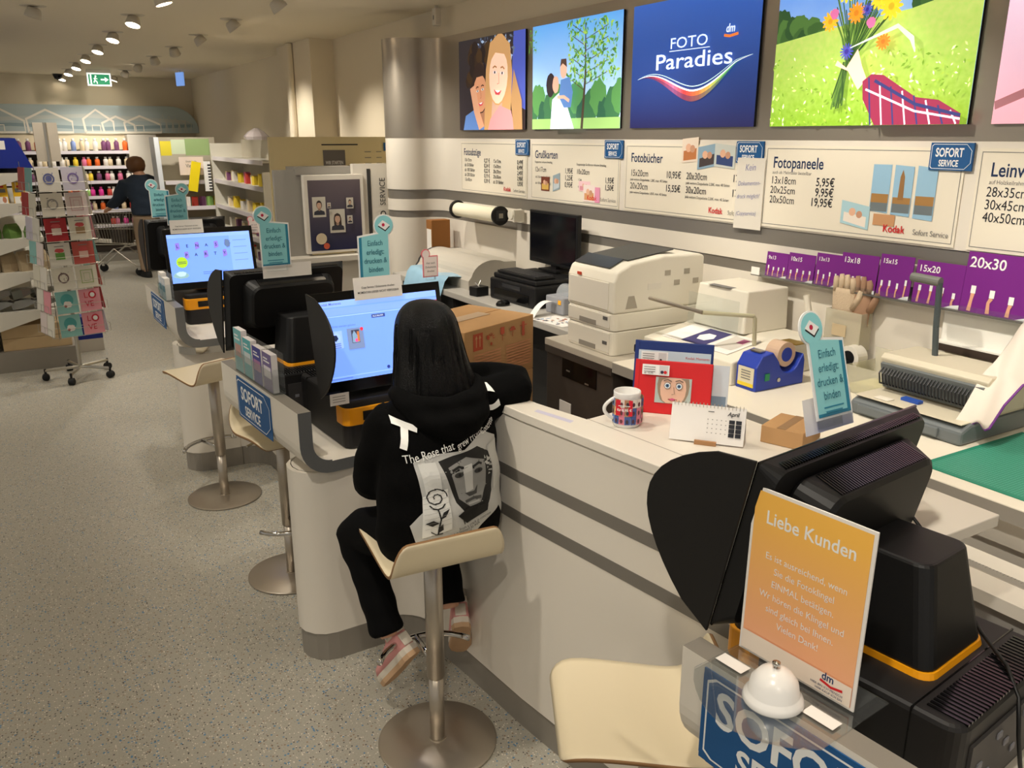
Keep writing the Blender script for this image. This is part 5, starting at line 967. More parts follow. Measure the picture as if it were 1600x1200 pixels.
# curved mural band above the shelves
mu = empty('wall_mural', (-3.0, 15.7, 2.04), 0, 'blue grey wave mural with white house outlines above the far shelves', 'mural')
prof = [(0, 0), (6.1, 0)] + [(6.1 - .45 + .45 * math.cos(R(q)), .43 * math.sin(R(q)) ** .9) for q in range(0, 91, 10)][1:] + [(0, .43)]
MB().prism(prof, 0, .05, M=Matrix(((1, 0, 0, 0), (0, 0, 1, 0), (0, 1, 0, 0), (0, 0, 0, 1)))).obj('board', mat('mural_blue', (176, 190, 190), .6, var=.12, vscale=1.5, stretch=(.4, 1, 4)), mu)
a = Art(.0015); HW_ = ink((236, 230, 216)); a.line([(0, .22), (1.5, .3), (3, .2), (4.4, .27), (5.9, .18)], .06, ink((190, 196, 190))); a.line([(0, .1), (1.8, .06), (3.3, .13), (4.6, .07), (6.0, .12)], .05, ink((140, 160, 166)))
for (x, w_, h_) in ((2.95, .55, .36), (3.55, .62, .35), (4.35, .42, .36), (4.62, .46, .26), (4.95, .54, .27), (2.2, .5, .33)):
    a.line([(x, .01), (x - .02, h_ * .6), (x + w_ * .42, h_), (x + w_, h_ * .5), (x + w_, .01), (x, .01)], .034, HW_)
for (x, y) in ((3.1, .03), (4.45, .03), (5.1, .03)): a.line([(x, y), (x, y + .09), (x + .12, y + .09), (x + .12, y)], .016, HW_)
for k in range(5): a.line([(5.5 + .1 * k, .02), (5.48 + .1 * k, .2), (5.53 + .1 * k, .3 - .03 * k), (5.58 + .1 * k, .15), (5.56 + .1 * k, .02)], .014, ink((196, 196, 186)))
a.build('outlines', mu, (0, -.001, 0), (1, 0, 0), (0, 0, 1))

# ================================================================ shelving on the right beyond the booth
rs = empty('wall_shelf', (2.62, 9.95, 0), 0, 'shelf unit of hair goods and yellow packs along the right wall', 'shelf')
box(.40, .46, 0, 2.6, 0, 1.95).obj('back_panel', mat('unit_back', (196, 188, 170), .6), rs); box(-.02, .46, 2.58, 2.62, 0, 1.9).obj('end_panel', SHW, rs); box(-.02, .46, -.04, 0, 0, 1.6).obj('end_panel', SHW, rs)
for z in (.5, .8, 1.08, 1.42, 1.72): o = box(0, .4, 0, 2.58, z - .02, z).obj('shelf', SHW, rs); box(-.008, 0, 0, 2.58, z - .045, z + .008).obj('price_strip', mat('strip_light'), o)
pb = {c: MB().box(-.03, .03, -.035, .035, 0, .13).mesh('pack', [ink(CN[c])]) for c in ('yellow', 'white', 'cream', 'red', 'purple', 'green', 'pink')}
SEQ = [['cream', 'red', 'white', 'cream', 'purple', 'white'], ['white', 'white', 'cream', 'white', 'purple', 'cream'], ['cream', 'white', 'white', 'yellow', 'yellow', 'yellow'], ['yellow', 'yellow', 'white', 'cream', 'purple', 'cream', 'red', 'pink']]
for k, z in enumerate((.5, .8, 1.08, 1.42)):
    for i in range(14):
        c = SEQ[k][(i + (0 if k != 2 else -i // 3)) % len(SEQ[k])] if k < 2 else ('yellow' if i < 5 else SEQ[k][i % len(SEQ[k])])
        o = put(pb[c], 'packaged_item', (2.72 + .03 * (i % 2), 10.05 + .17 * i, z + .0005), R(7 * (i % 3)), '%s pack on the %s shelf of the right wall unit' % (c, ('lowest', 'second', 'third', 'upper')[k]), 'pack', 'packs on the %s right wall shelf' % ('lowest', 'second', 'third', 'upper')[k]); o.scale = (1, 1, .8 + .25 * ((i * 5) % 4) / 3)
ec = empty('endcap_shelf', (2.38, 12.6, 0), 0, 'end-of-aisle shelf with yellow and green header boards', 'shelf')
box(-.42, .36, .3, .34, 0, 1.98).obj('back_panel', mat('unit_back'), ec); MB().prism([(-.46, 0), (-.40, 0), (-.44, 1.98), (-.5, 1.98)], -.05, .34, M=Matrix(((1, 0, 0, 0), (0, 0, 1, 0), (0, 1, 0, 0), (0, 0, 0, 1)))).obj('side_panel', mat('side_blue_white', (226, 232, 238), .4), ec)
for z in (.35, .75, 1.05, 1.4): o = box(-.4, .36, 0, .3, z - .02, z).obj('shelf', SHW, ec); box(-.4, .36, -.006, 0, z - .045, z + .008).obj('price_strip', mat('strip_light'), o)
for k, (x0, x1, z0, z1, c) in enumerate(((-.42, -.28, 1.74, 1.93, (226, 210, 60)), (-.28, -.1, 1.76, 1.95, (206, 220, 190)), (-.1, .22, 1.74, 1.96, (150, 176, 120)), (-.2, .12, 1.48, 1.72, (232, 216, 206)))): box(x0, x1, -.01, 0, z0, z1).obj('header_board', ink(c), ec)
a = Art(.001); a.text('Vielfalt', .16, .1, .05, INKG, 'c', .01, .8); a.text('Entdecke die', .16, .17, .025, INKG, 'c', 0, .8); a.build('header_print', ec, (-.2, -.0105, 1.48), (1, 0, 0), (0, 0, 1))
for i in range(14): c = ('yellow', 'cream', 'white', 'red', 'purple', 'green')[i % 6]; o = put(pb.get(c) or pb['white'], 'packaged_item', (2.05 + .1 * (i % 7), 12.66, (1.0505, .7505)[i // 7]), R(5 * i), '%s pack on the end-of-aisle shelf' % c, 'pack', 'packs on the end-of-aisle shelf')
t = empty('hanging_strip', (2.34, 12.50, 1.36), 0, 'bright yellow hanging product strip on the end-of-aisle shelf', 'pack'); box(-.07, .05, 0, .04, -.1, .3).obj('strip', ink((246, 222, 20)), t, rot=(0, R(12), 0)); 
t = empty('hanging_strip', (2.52, 12.50, 1.36), 0, 'black and white striped product strip on the end-of-aisle shelf', 'pack'); box(-.04, .05, 0, .03, -.1, .3).obj('strip', INKW, t)
for k in range(9): box(.01, .05, -.002, 0, -.08 + .04 * k, -.06 + .04 * k).obj('bar', INKK, t)
t = empty('wrapped_goods', (2.9, 11.2, 1.95), 0, 'pile of clear wrapped goods on top of the right wall unit', 'pack'); MB().lathe([(.14, 0), (.16, .04), (.1, .1), (.03, .14), (0, .145)], 9).obj('wrap', mat('clear_wrap', (206, 196, 196), .2), t)

# ================================================================ shopping trolley
ct = empty('shopping_trolley', (1.45, 13.95, 0), R(62), 'wire shopping trolley pushed by the customer in denim', 'trolley')
m = MB(); ZB, ZT = .46, .92
for i in range(15):
    u = i / 14; m.tube([(-.22 + .44 * u, -.36, ZB), (-.25 + .5 * u, -.42, ZT)], .004, 4); m.tube([(-.2 + .4 * u, .36, ZB + .04), (-.22 + .44 * u, .44, ZT - .05)], .004, 4); m.tube([(-.22 + .44 * u, -.36, ZB), (-.2 + .4 * u, .36, ZB + .04)], .004, 4)
for i in range(20):
    v = i / 19
    for s_ in (-1, 1): m.tube([(s_ * .22, -.36 + .72 * v, ZB + .04 * v), (s_ * .25, -.42 + .86 * v, ZT - .05 * v)], .004, 4)
for w in (0, .5, 1):
    z = ZB + (ZT - ZB) * w; y0 = -.36 - .06 * w; y1 = .36 + .08 * w; x = .22 + .03 * w; m.tube([(-x, y0, z), (x, y0, z), (x * .93, y1, z), (-x * .93, y1, z), (-x, y0, z)], .006, 5)
m.obj('basket', GALV, ct)
for s_ in (-1, 1):
    MB().tube([(s_ * .22, -.42, 1.0), (s_ * .23, -.36, .46), (s_ * .23, .0, .40), (s_ * .24, -.34, .11)], .012, 8).obj('frame', GALV, ct); MB().tube([(s_ * .23, .0, .40), (s_ * .2, .34, .11)], .012, 8).obj('frame', GALV, ct)
    for (x, y) in ((.24, -.34), (.2, .36)): MB().tube([(s_ * x - .015, y, .062), (s_ * x + .015, y, .062)], .06, 18).obj('wheel', RUBBER, ct); box(s_ * x - .02, s_ * x + .02, y - .02, y + .02, .09, .14).obj('caster_fork', GALV, ct)
MB().tube([(-.26, -.46, 1.02), (.26, -.46, 1.02)], .014, 10).obj('handle', mat('handle_blue', (40, 50, 110), .5), ct)
tag(box(-.12, .16, -.1, .12, 0, .2).obj('shopping_crate', mat('crate_dark', (70, 62, 56), .7), None, (1.5, 13.9, .475), R(62), bevel=.01), 'dark crate lying inside the shopping trolley', 'crate')

# ================================================================ ceiling fittings
FIX = mat('fitting_white', (206, 198, 182), .5); GLOW = mat('lamp_glow', (255, 244, 226), .5, emit=9.0)
def ceiling_spot(x, y, aim, label, watt=SPOT_W, ang=78, lit=True):
    t = empty('ceiling_spot', (x, y, 2.93), 0, label, 'spotlight', 'adjustable ceiling spotlights')
    MB().lathe([(.088, -.004), (.092, 0)], 28).obj('plate', FIX, t); d = (Vector(aim) - Vector((x, y, 2.88))).normalized(); q = d.to_track_quat('-Z', 'Y').to_euler()
    h = MB().lathe([(.030, .03), (.045, .02), (.056, -.02), (.060, -.045), (.056, -.045), (.054, -.042)], 24).obj('head', FIX, t, (0, 0, -.04), rot=q, smooth=True)
    o = MB().lathe([(.054, -.0422), (0, -.0422)], 24).obj('lens', GLOW, t, (0, 0, -.04), rot=q)
    L = bpy.data.lights.new('spot', 'SPOT'); L.energy = watt; L.spot_size = R(ang); L.spot_blend = .75; L.shadow_soft_size = .045; L.color = (1.0, .92, .80)
    lo = bpy.data.objects.new('spot_light', L); COL.objects.link(lo); lo.parent = t; lo.location = Vector((0, 0, -.04)) + d * .055; lo.rotation_euler = q
ORDN = ['nearest', 'second', 'third', 'fourth', 'fifth', 'sixth', 'seventh', 'eighth', 'ninth', 'tenth', 'eleventh', 'twelfth', 'last']
k = 0
for i in range(12):
    y = 15.9 - 1.34 * i; near = y < 6.8
    ceiling_spot(1.13, y, (.35, y - .8, 0) if not near else (1.7, y - .2, .9), '%s ceiling spot of the middle row, counted from the far wall' % ORDN[i], watt=SPOT_W * (.9 if not near else .55) * (.25 if i == 0 else 1))
for i in range(12):
    y = 15.7 - 1.33 * i
    ceiling_spot(1.87, y, (3.1, y - .05, 1.25) if y < 9.7 else ((2.5, y + 1.1, 1.0) if y < 12.6 else (1.2, 15.7, 1.2)), '%s ceiling spot of the row turned to the right wall, counted from the far wall' % ORDN[i], watt=SPOT_W * 1.3, ang=74)
for i in range(6):
    y = (7.7, 5.7, 3.9, 2.1, .4, -1.2)[i]; near = y < 6
    ceiling_spot(.42 if not near else .1, y, (-.4, y + .6, 0) if not near else (1.45, y + .75, .75), '%s ceiling spot of the left row above the card rack side' % ORDN[i], watt=SPOT_W * (.7 if not near else 1.1))
for i in range(5):  # added row of spots outside the view, to brighten the floor at the left
    y = 13 - 3 * i
    ceiling_spot(-1.6, y, (-1.2, y, 0), '%s added ceiling spot of the unseen outer left row' % ORDN[i], watt=SPOT_W * 1.3, ang=110)
t = empty('exit_sign', (1.506, 14.4, 2.93), 0, 'green emergency exit sign with running figure and arrow', 'sign'); box(-.16, .16, -.02, .02, -.05, 0).obj('mount', FIX, t); box(-.16, .16, -.012, .012, -.23, -.05).obj('panel', mat('exit_white', (236, 244, 240), .4, emit=.8), t); a = Art(.001); GR = ink((0, 130, 84), .6); EW = ink((240, 250, 246), .8); a.rect(.02, .02, .3, .16, GR); a.rect(.04, .02, .06, .16, EW); a.disc(.115, .135, .012, EW); a.line([(.11, .12), (.1, .08), (.085, .045)], .016, EW); a.line([(.1, .08), (.125, .06), (.13, .03)], .014, EW); a.line([(.085, .1), (.11, .11), (.135, .095)], .01, EW); a.rect(.18, .08, .24, .1, EW); a.poly([(.235, .055), (.285, .09), (.235, .125)], EW); a.build('pictogram', t, (-.16, -.0125, -.23), (1, 0, 0), (0, 0, 1))
t = empty('ceiling_sign', (2.555, 13.95, 2.93), R(-70), 'small blue lit ceiling sign near the right wall', 'sign'); box(-.1, .1, -.01, .01, -.22, -.03).obj('panel', ink((120, 160, 230), .8), t); box(-.02, .02, -.01, .01, -.03, 0).obj('mount', FIX, t)
t = empty('security_camera', (1.05, 15.6, 2.93), 0, 'small dark dome camera on the far ceiling', 'camera'); MB().lathe([(.07, 0), (.07, -.03), (.05, -.08), (0, -.1)], 20).obj('dome', BLACKG, t, smooth=True); MB().lathe([(.08, 0), (.08, -.012), (.07, -.012)], 20).obj('ring', FIX, t)
t = empty('ceiling_sensor', (2.997, 6.15, 2.93), 0, 'white hanging sensor box above the steel column', 'sensor'); box(-.025, .025, -.03, .03, -.14, -.02).obj('body', FIX, t, bevel=.006); box(-.01, .01, -.01, .01, -.02, 0).obj('stem', FIX, t); box(-.0262, -.025, -.005, .005, -.10, -.07).obj('eye', INKK, t)
# ================================================================ people
def remeshed(name, mb, m, parent, vox=.014, smooth=6):
    o = mb.obj(name, m, parent)
    r = o.modifiers.new('r', 'REMESH'); r.mode = 'VOXEL'; r.voxel_size = vox; r.use_smooth_shade = True
    s = o.modifiers.new('s', 'SMOOTH'); s.iterations = smooth; s.factor = .5
    return bake(o)
def ell(c, rx, ry, n=24, rz=0, ax=None):
    return [(c[0] + rx * math.cos(2 * PI * i / n), c[1] + ry * math.sin(2 * PI * i / n), c[2]) for i in range(n)]
def folds(o, amp, f, seed=0, zr=None):
    r = random.Random(seed); ph = [r.uniform(0, 6) for _ in range(6)]
    for v in o.data.vertices:
        x, y, z = v.co; n = v.normal
        d = math.sin(x * f + ph[0] + 3 * z * f * .4) * math.sin(z * f * .8 + ph[1] + x * f * .7) + .6 * math.sin(z * f * 2.1 + y * f + ph[2])
        v.co += n * d * amp
    o.data.update()
SKIN = mat('skin', (214, 164, 134), .6); HOOD = mat('hoodie_black', (5, 5, 5), .95, bump=.25, bscale=350); TROUS = mat('trousers_black', (9, 9, 10), .9); HAIR = mat('hair_black', (3, 3, 3), .36, bump=.5, bscale=90, stretch=(6, 6, .6))
for m_, sv in ((HAIR, .25), (HOOD, .15), (TROUS, .15)): m_.node_tree.nodes['Principled BSDF'].inputs['Specular IOR Level'].default_value = sv
g = empty('person', (1.06, 2.3, 0), 0, 'person with long black hair in a printed black hoodie sitting on a bar stool', 'person')
OG = Vector((1.06, 2.3, 0))
def L_(p): return (p[0] - OG.x, p[1] - OG.y, p[2])
def tubeL(mb, pts, rr, n=14): mb.tube([L_(p) for p in pts], rr, n)
# body: one surface (head, neck, trunk, arms, hands, legs)
b = MB(); b.loft([[L_(q) for q in ell(*c)] for c in (((1.07, 2.30, .70), .13, .10), ((1.07, 2.29, .85), .13, .095), ((1.08, 2.31, 1.0), .125, .09), ((1.09, 2.33, 1.13), .14, .085), ((1.10, 2.35, 1.2), .09, .07))])
tubeL(b, [(1.10, 2.35, 1.16), (1.11, 2.38, 1.28), (1.11, 2.40, 1.33)], .048)
b.loft([[L_(q) for q in ell((1.112, 2.415, z), rx, ry)] for z, rx, ry in ((1.27, .03, .04), (1.29, .055, .07), (1.33, .07, .088), (1.38, .077, .098), (1.43, .074, .095), (1.465, .055, .07), (1.485, .02, .03))])
b.tube([L_(p) for p in ((1.112, 2.50, 1.385), (1.112, 2.525, 1.36), (1.112, 2.50, 1.35))], [.01, .014, .008], 8)
for s_ in (-1, 1): b.tube([L_(p) for p in ((1.112 + s_ * .074, 2.405, 1.40), (1.112 + s_ * .088, 2.395, 1.385), (1.112 + s_ * .078, 2.40, 1.355))], [.008, .012, .007], 8)
AL = [(.96, 2.33, 1.15), (.93, 2.42, .95), (1.06, 2.64, 1.0), (1.09, 2.69, 1.01)]; AR = [(1.25, 2.32, 1.16), (1.385, 2.28, 1.205), (1.24, 2.53, 1.215), (1.20, 2.58, 1.225)]
for A in (AL, AR): tubeL(b, A, [.042, .036, .028, .026], 12)
for A in (AL, AR):
    w = Vector(A[3]); d = (w - Vector(A[2])).normalized(); sd = d.cross(Vector((0, 0, 1))).normalized(); u = sd.cross(d)
    tubeL(b, [w, w + d * .05, w + d * .085], [.026, .036, .03], 10)
    for k in range(4): f0 = w + d * .075 + sd * (.024 - .016 * k); ln = (.05, .062, .058, .045)[k]; tubeL(b, [f0, f0 + d * ln * .55 - u * .008, f0 + d * ln - u * .026], [.0095, .0088, .0075], 8)
    tubeL(b, [w + d * .02 + sd * .026, w + d * .045 + sd * .05, w + d * .075 + sd * .058 - u * .01], [.011, .010, .008], 8)
KL = [(.99, 2.31, .775), (.90, 2.57, .685), (.945, 2.43, .33)]; KR = [(1.15, 2.31, .765), (1.215, 2.62, .665), (1.185, 2.43, .365)]
for A in (KL, KR): tubeL(b, A, [.07, .05, .034], 12)
remeshed('body', b, SKIN, g, .011, 3)
# trousers
p = MB(); p.loft([[L_(q) for q in ell(*c)] for c in (((1.065, 2.30, .705), .165, .13), ((1.065, 2.295, .76), .175, .135), ((1.07, 2.29, .84), .16, .115))])
for A, kn in ((KL, .085), (KR, .085)):
    a0, a1, a2 = (Vector(q) for q in A)
    tubeL(p, [a0, a0.lerp(a1, .5), a0.lerp(a1, .9), a1 + Vector((0, .005, -.01)), a1.lerp(a2, .18), a1.lerp(a2, .5), a1.lerp(a2, .96)], [.095, .088, .078, .076, .072, .062, .06], 18)
tr = remeshed('trousers', p, TROUS, g, .012, 4); folds(tr, .003, 28, 3)
# hoodie
h = MB(); h.loft([[L_(q) for q in ell(*c)] for c in (((1.075, 2.285, .715), .195, .15), ((1.075, 2.275, .78), .212, .165), ((1.078, 2.275, .90), .208, .155), ((1.085, 2.285, 1.02), .20, .145), ((1.095, 2.315, 1.13), .195, .125), ((1.10, 2.335, 1.19), .15, .11), ((1.105, 2.36, 1.24), .085, .085))])
tubeL(h, [(.975, 2.33, 1.155), (.945, 2.36, 1.08), (.92, 2.42, .93), (.93, 2.45, .91), (.99, 2.55, .95), (1.06, 2.64, 1.0)], [.085, .088, .08, .078, .06, .048], 18)
tubeL(h, [(1.23, 2.325, 1.165), (1.31, 2.30, 1.185), (1.385, 2.275, 1.205), (1.395, 2.30, 1.21), (1.32, 2.42, 1.212), (1.24, 2.53, 1.215)], [.082, .075, .066, .066, .055, .045], 18)
ho = remeshed('hoodie', h, HOOD, g, .010, 5); folds(ho, .0045, 24, 1)
# hood lying on the shoulders: thick folded collar
k_ = MB()
for rr, zz, yy, th in ((.118, 1.23, 2.325, .042), (.106, 1.195, 2.28, .04), (.078, 1.17, 2.245, .034)):
    k_.tube([L_((1.105 + rr * 1.12 * math.cos(R(q)), yy + rr * .9 * math.sin(R(q)), zz - .035 * max(0, -math.sin(R(q))))) for q in range(150, 391, 12)], [th * (.55 + .45 * math.sin(PI * (i + .5) / 21)) for i in range(21)], 12)
hd = remeshed('hood', k_, HOOD, g, .009, 5); folds(hd, .004, 34, 5)
# hair
rg = []; NH = 72; r = random.Random(5); rid = [r.uniform(-1, 1) for _ in range(NH)]
HP = [(1.502, .012, .014, 2.415), (1.497, .05, .055, 2.412), (1.475, .08, .085, 2.405), (1.44, .097, .105, 2.40), (1.40, .105, .112, 2.395), (1.35, .112, .112, 2.385), (1.30, .124, .108, 2.365), (1.25, .136, .10, 2.345), (1.20, .142, .09, 2.325), (1.165, .13, .075, 2.31), (1.155, .09, .05, 2.31)]
for (z, rx, ry, cy) in HP:
    ring = []
    for i in range(NH):
        q = 2 * PI * i / NH; k = 1 + .03 * rid[i] * min(1, (1.5 - z) * 8) + .02 * math.sin(9 * q + z * 20)
        front = max(0, math.sin(q)) ; ryy = ry * (1 - .38 * front * (1 if z < 1.42 else .3))
        zz = z + (.018 * rid[(i * 5) % NH] if z < 1.2 else 0)
        ring.append(L_((1.108 + rx * k * math.cos(q), cy + ryy * k * math.sin(q), zz)))
    rg.append(ring)
hm = MB().loft(rg).obj('hair', HAIR, g, smooth=True); hm.modifiers.new('s', 'SUBSURF').levels = 1
st = MB()
for i in range(70):
    q = R(r.uniform(170, 370)); x0 = .1 * math.cos(q); y0 = .1 * math.sin(q)
    st.tube([L_((1.108 + x0 * .35, 2.41 + y0 * .35, 1.497)), L_((1.108 + x0 * .98, 2.402 + y0 * 1.06, 1.43)), L_((1.108 + x0 * 1.16, 2.385 + y0 * 1.13, 1.34)), L_((1.108 + x0 * 1.38 + r.uniform(-.01, .01), 2.35 + y0 * 1.05, 1.23)), L_((1.108 + x0 * 1.42 + r.uniform(-.02, .02), 2.325 + y0 * .95, 1.15 + r.uniform(-.02, .03)))], [.001, .0022, .0024, .002, .0006], 4)
st.obj('loose_strands', HAIR, hm)
# sneakers (toe down, heels raised)
PINK = mat('shoe_pink', (214, 150, 146), .7); SOLE = mat('shoe_sole', (196, 160, 124), .7); SWH = mat('shoe_white', (216, 206, 190), .6)
def sneaker(x, y, z, pitch, yaw):
    s = empty("sneaker", L_((x, y, z)), 0); s.parent = g; s.rotation_euler = (R(-pitch), 0, R(yaw))
    def outline(k, zz, ext=0): return [(a_ * k, b_ + ext, zz) for a_, b_ in [(0, -.062), (.026, -.054), (.034, -.03), (.033, .02), (.042, .09), (.044, .13), (.036, .17), (.015, .19), (-.008, .188), (-.03, .168), (-.039, .13), (-.035, .09), (-.030, .02), (-.034, -.03), (-.026, -.054)]]
    MB().loft([outline(1.0, -.012), outline(1.04, -.004), outline(1.03, .006)]).obj('outsole', SOLE, s, smooth=False); MB().loft([outline(1.03, .006), outline(1.05, .014), outline(1.0, .028)]).obj('midsole', SWH, s)
    up = MB(); rgs = []
    for zz, k, fr in ((.026, .98, 1), (.05, .94, .92), (.07, .86, .62), (.085, .8, .34), (.10, .78, .28)): rgs.append([(a_[0] * k, -.062 + (a_[1] + .062) * fr * (1 if zz < .06 else 1), zz) for a_ in outline(1, 0)])
    o = up.loft(rgs).obj('upper', PINK, s, smooth=True); MB().loft([[(a_[0] * .83, -.064 + (a_[1] + .062) * .3, .083) for a_ in outline(1, 0)], [(a_[0] * .84, -.066 + (a_[1] + .062) * .29, .104) for a_ in outline(1, 0)], [(a_[0] * .74, -.058 + (a_[1] + .062) * .26, .106) for a_ in outline(1, 0)]]).obj('collar', SWH, s, smooth=True); MB().box(-.02, .02, -.066, -.06, .03, .075).obj('heel_tab', SWH, s, bevel=.006)
    for i in range(4): MB().tube([(-.022, .03 + .02 * i, .072 - .006 * i), (.022, .03 + .02 * i, .072 - .006 * i)], .003, 6).obj('lace', SWH, s)
    MB().tube([(0, -.02, .09), (0, -.022, .14)], .033, 14).obj('sock', mat('sock_beige', (190, 180, 168), .9), s)
sneaker(.995, 2.40, .24, 52, 22); sneaker(1.22, 2.42, .27, 54, -22)
# print on the hoodie's back: a plain generic portrait, a rose and lettering
def hg(v):
    v = min(245, int(v * 1.15)) if v > 100 else v
    return ink((v, v, int(v * .98)))
a = Art(.0)
a.poly([(.05, .0), (.20, .02), (.34, .08), (.375, .02), (.37, .16), (.355, .30), (.30, .33), (.22, .29), (.10, .29), (.06, .27), (.075, .13), (.03, .08)], hg(168))
a.poly([(.13, .27), (.17, .14), (.20, .10), (.27, .09), (.31, .14), (.32, .26), (.27, .29), (.18, .28)], hg(22)); a.poly([(.155, .25), (.18, .15), (.215, .12), (.255, .125), (.285, .17), (.285, .25), (.22, .27)], hg(120)); a.poly([(.20, .245), (.235, .25), (.232, .17), (.205, .165)], hg(165)); a.poly([(.20, .165), (.235, .165), (.25, .18), (.243, .155), (.215, .152)], hg(60)); a.line([(.20, .138), (.23, .145), (.26, .14)], .009, hg(70)); a.line([(.21, .13), (.235, .132), (.25, .132)], .006, hg(150))
for s_ in (0, 1): a.disc(.185 + .07 * s_, .225, .016, hg(50), 12, .008); a.disc(.187 + .07 * s_, .225, .005, hg(10), 8); a.line([(.165 + .07 * s_, .24), (.19 + .07 * s_, .248), (.205 + .065 * s_, .242)], .007, hg(25))
a.poly([(.17, .10), (.21, .12), (.26, .115), (.29, .14), (.28, .09), (.2, .07)], hg(20)); a.poly([(.07, .27), (.12, .27), (.13, .18), (.085, .15)], hg(190)); a.poly([(.31, .28), (.355, .29), (.36, .17), (.32, .14)], hg(176))
a.poly([(.06, .04), (.15, .06), (.145, .19), (.07, .17)], hg(200))
for i in range(13): q = i * .75; e = .034 * (1 - i / 15); a.line([(.108 + e * math.cos(q + t_) , .165 + e * .85 * math.sin(q + t_)) for t_ in (0, .3, .6, .9)], .0035, hg(18))
a.line([(.085, .145), (.095, .135), (.108, .132), (.122, .136), (.132, .146)], .004, hg(18)); a.line([(.108, .132), (.114, .1), (.106, .05)], .0045, hg(20)); a.poly([(.112, .1), (.128, .108), (.143, .13), (.122, .122)], hg(30)); a.poly([(.11, .088), (.092, .098), (.07, .088), (.09, .078)], hg(30)); a.poly([(.107, .055), (.122, .064), (.12, .085), (.109, .075)], hg(30)); a.line([(.085, .06), (.1, .05), (.12, .052)], .003, hg(40))
for k in range(7): a.line([(.068, .165 - .016 * k), (.145, .182 - .016 * k)], .0008, hg(140))
WI = hg(226)
a.text('The Rose that', .035, .268, .026, WI, 'l', 0, .74, .22, .1); a.text('grew From', .195, .298, .022, WI, 'l', 0, .72, .28, .1); a.text('Concrete', .29, .322, .019, WI, 'l', 0, .7, .3, .1)
a.text('T', .015, .325, .07, hg(214), 'l', .05, .9, -.35); a.text('C', .322, .372, .075, hg(214), 'l', .05, .85, .3)
a.text('Rose', .185, .07, .026, hg(24), 'l', 0, .9, .45, .2)
for i, s_ in enumerate(('when no one else even cared', 'proving it learned to walk', 'from a crack in concrete')): a.text(s_, .07 + .05 * i, .014 + .02 * i, .011, hg(40), 'l', 0, .8, .2)
bpy.context.view_layer.update()
bv = BVHTree.FromPolygons([v.co[:] for v in ho.data.vertices], [p_.vertices[:] for p_ in ho.data.polygons])
V = []; Fc = []; MI = []; mats = []
for li, (vs, fs, m_) in enumerate(a.items):
    if m_ not in mats: mats.append(m_)
    bm = bmesh.new(); bvs = [bm.verts.new((x, z, 0)) for x, z in vs]
    for f in fs:
        try: bm.faces.new([bvs[i] for i in f])
        except ValueError: pass
    bmesh.ops.triangulate(bm, faces=bm.faces)
    for _ in range(5):
        es = [e for e in bm.edges if e.calc_length() > .016]
        if not es: break
        bmesh.ops.subdivide_edges(bm, edges=es, cuts=1); bmesh.ops.triangulate(bm, faces=bm.faces)
    bm.verts.ensure_lookup_table(); o0 = len(V)
    for v in bm.verts:
        wx = .895 + v.co.x - OG.x; wz = .785 + v.co.y
        hit = bv.ray_cast(Vector((wx, -1.0, wz)), Vector((0, 1, 0)))
        y = hit[0].y if hit[0] else 0
        V.append((wx, y - .0022 - li * .00022, wz))
    for f in bm.faces: Fc.append(tuple(v.index + o0 for v in f.verts)); MI.append(mats.index(m_))
    bm.free()
me = bpy.data.meshes.new('back_print'); me.from_pydata(V, [], Fc)
for m_ in mats: me.materials.append(m_)
me.polygons.foreach_set('material_index', MI); o = bpy.data.objects.new('back_print', me); COL.objects.link(o); o.parent = ho

# ---- customer with the trolley, seen from behind
DEN = mat('denim_jacket', (34, 46, 62), .85, var=.2, vscale=20); BEI = mat('trousers_beige', (150, 128, 104), .85); HBR = mat('hair_brown', (110, 72, 40), .5, bump=.4, bscale=60)
c = empty('person', (1.86, 13.45, 0), R(14), 'customer in a denim jacket bending over a shopping trolley', 'person')
b = MB(); b.loft([ell((0, 0, .85), .15, .11), ell((0, .01, 1.05), .14, .11), ell((-.01, .05, 1.25), .17, .11), ell((-.02, .09, 1.40), .16, .09), ell((-.02, .11, 1.46), .06, .06)])
b.tube([(-.02, .11, 1.44), (-.03, .15, 1.53)], .055, 12); b.loft([ell((-.035, .17, z), rx, ry) for z, rx, ry in ((1.49, .04, .06), (1.53, .065, .085), (1.6, .075, .095), (1.66, .065, .085), (1.70, .03, .04))])
b.tube([(-.035, .265, 1.59), (-.035, .29, 1.565), (-.035, .265, 1.56)], .012, 6)
ar = [[(-.17, .09, 1.37), (-.24, .2, 1.12), (-.28, .36, 1.0)], [(.15, .09, 1.37), (.22, .16, 1.12), (.1, .4, 1.0)]]
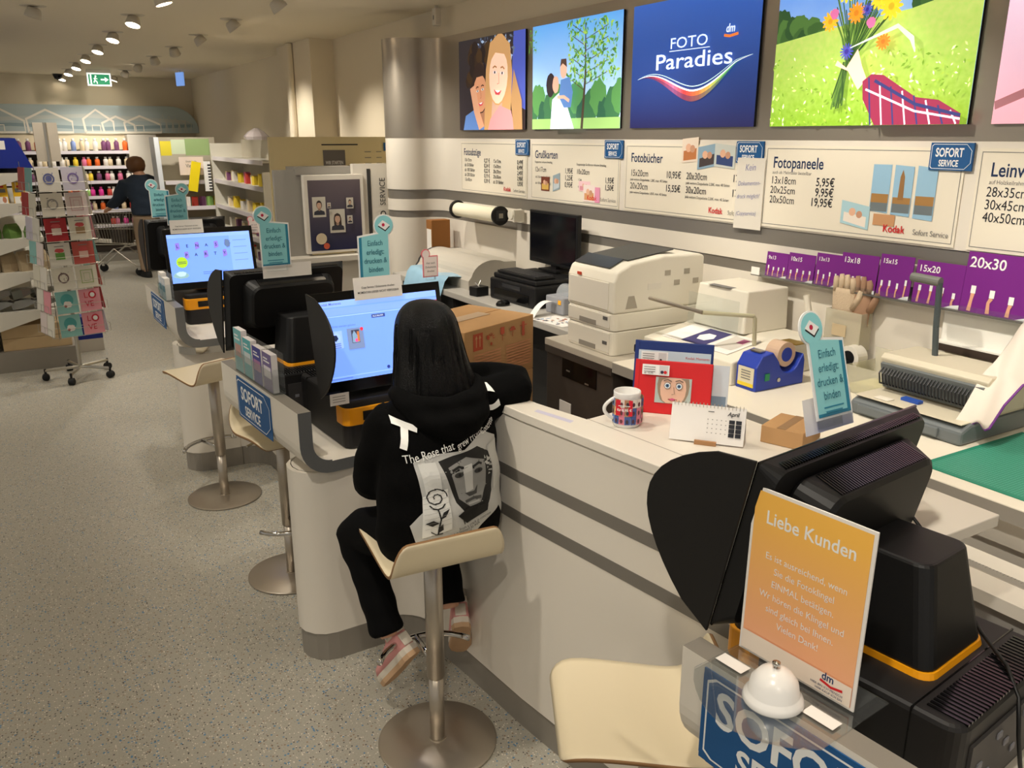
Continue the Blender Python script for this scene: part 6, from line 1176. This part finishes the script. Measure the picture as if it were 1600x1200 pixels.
for A in ar:
    b.tube(A, [.05, .042, .03], 10); w = Vector(A[2]); d = (w - Vector(A[1])).normalized(); sd = d.cross(Vector((0, 0, 1))).normalized(); b.tube([w, w + d * .08], [.03, .036], 8)
    for k in range(4): f0 = w + d * .07 + sd * (.026 - .017 * k); b.tube([f0, f0 + d * .04, f0 + d * .06 - Vector((0, 0, .03))], .0095, 6)
    b.tube([w + d * .02 + sd * .03, w + d * .06 + sd * .05], .011, 6)
lg = [[(-.09, 0, .88), (-.1, .03, .48), (-.11, -.02, .08)], [(.09, 0, .88), (.11, .02, .48), (.12, -.06, .08)]]
for A in lg: b.tube(A, [.085, .055, .04], 10)
remeshed('body', b, SKIN, c, .018, 2)
j = MB(); j.loft([ell((0, 0, .90), .19, .14), ell((0, .0, 1.0), .185, .14), ell((-.005, .02, 1.12), .185, .14), ell((-.01, .05, 1.27), .205, .14), ell((-.02, .085, 1.40), .18, .115), ell((-.02, .105, 1.46), .08, .075)])
for A in ar: q = [Vector(p_) for p_ in A]; j.tube([q[0], q[0].lerp(q[1], .5), q[1], q[1].lerp(q[2], .9)], [.085, .08, .07, .052], 14)
jk = remeshed('jacket', j, DEN, c, .016, 4); folds(jk, .005, 18, 9)
p = MB(); p.loft([ell((0, 0, .78), .165, .125), ell((0, 0, .95), .165, .125)])
for A in lg: q = [Vector(p_) for p_ in A]; p.tube([q[0], q[0].lerp(q[1], .5), q[1], q[2] + Vector((0, 0, .02))], [.1, .09, .075, .065], 14)
remeshed('trousers', p, BEI, c, .016, 3)
MB().loft([ell((-.036, .155, z), rx, ry) for z, rx, ry in ((1.485, .05, .05), (1.52, .083, .085), (1.58, .095, .102), (1.65, .09, .10), (1.70, .062, .07), (1.718, .02, .02))]).obj('hair', HBR, c, smooth=True)
for A in lg: MB().loft([[(A[2][0] + .045 * math.cos(2 * PI * i / 14), A[2][1] + .05 + .12 * math.sin(2 * PI * i / 14), z) for i in range(14)] for z in (.0005, .04)] + [[(A[2][0] + .035 * math.cos(2 * PI * i / 14), A[2][1] + .02 + .07 * math.sin(2 * PI * i / 14), .09) for i in range(14)]]).obj('shoe', RUBBER, c, smooth=False)

c.scale = (1.38, 1.3, 1.0)
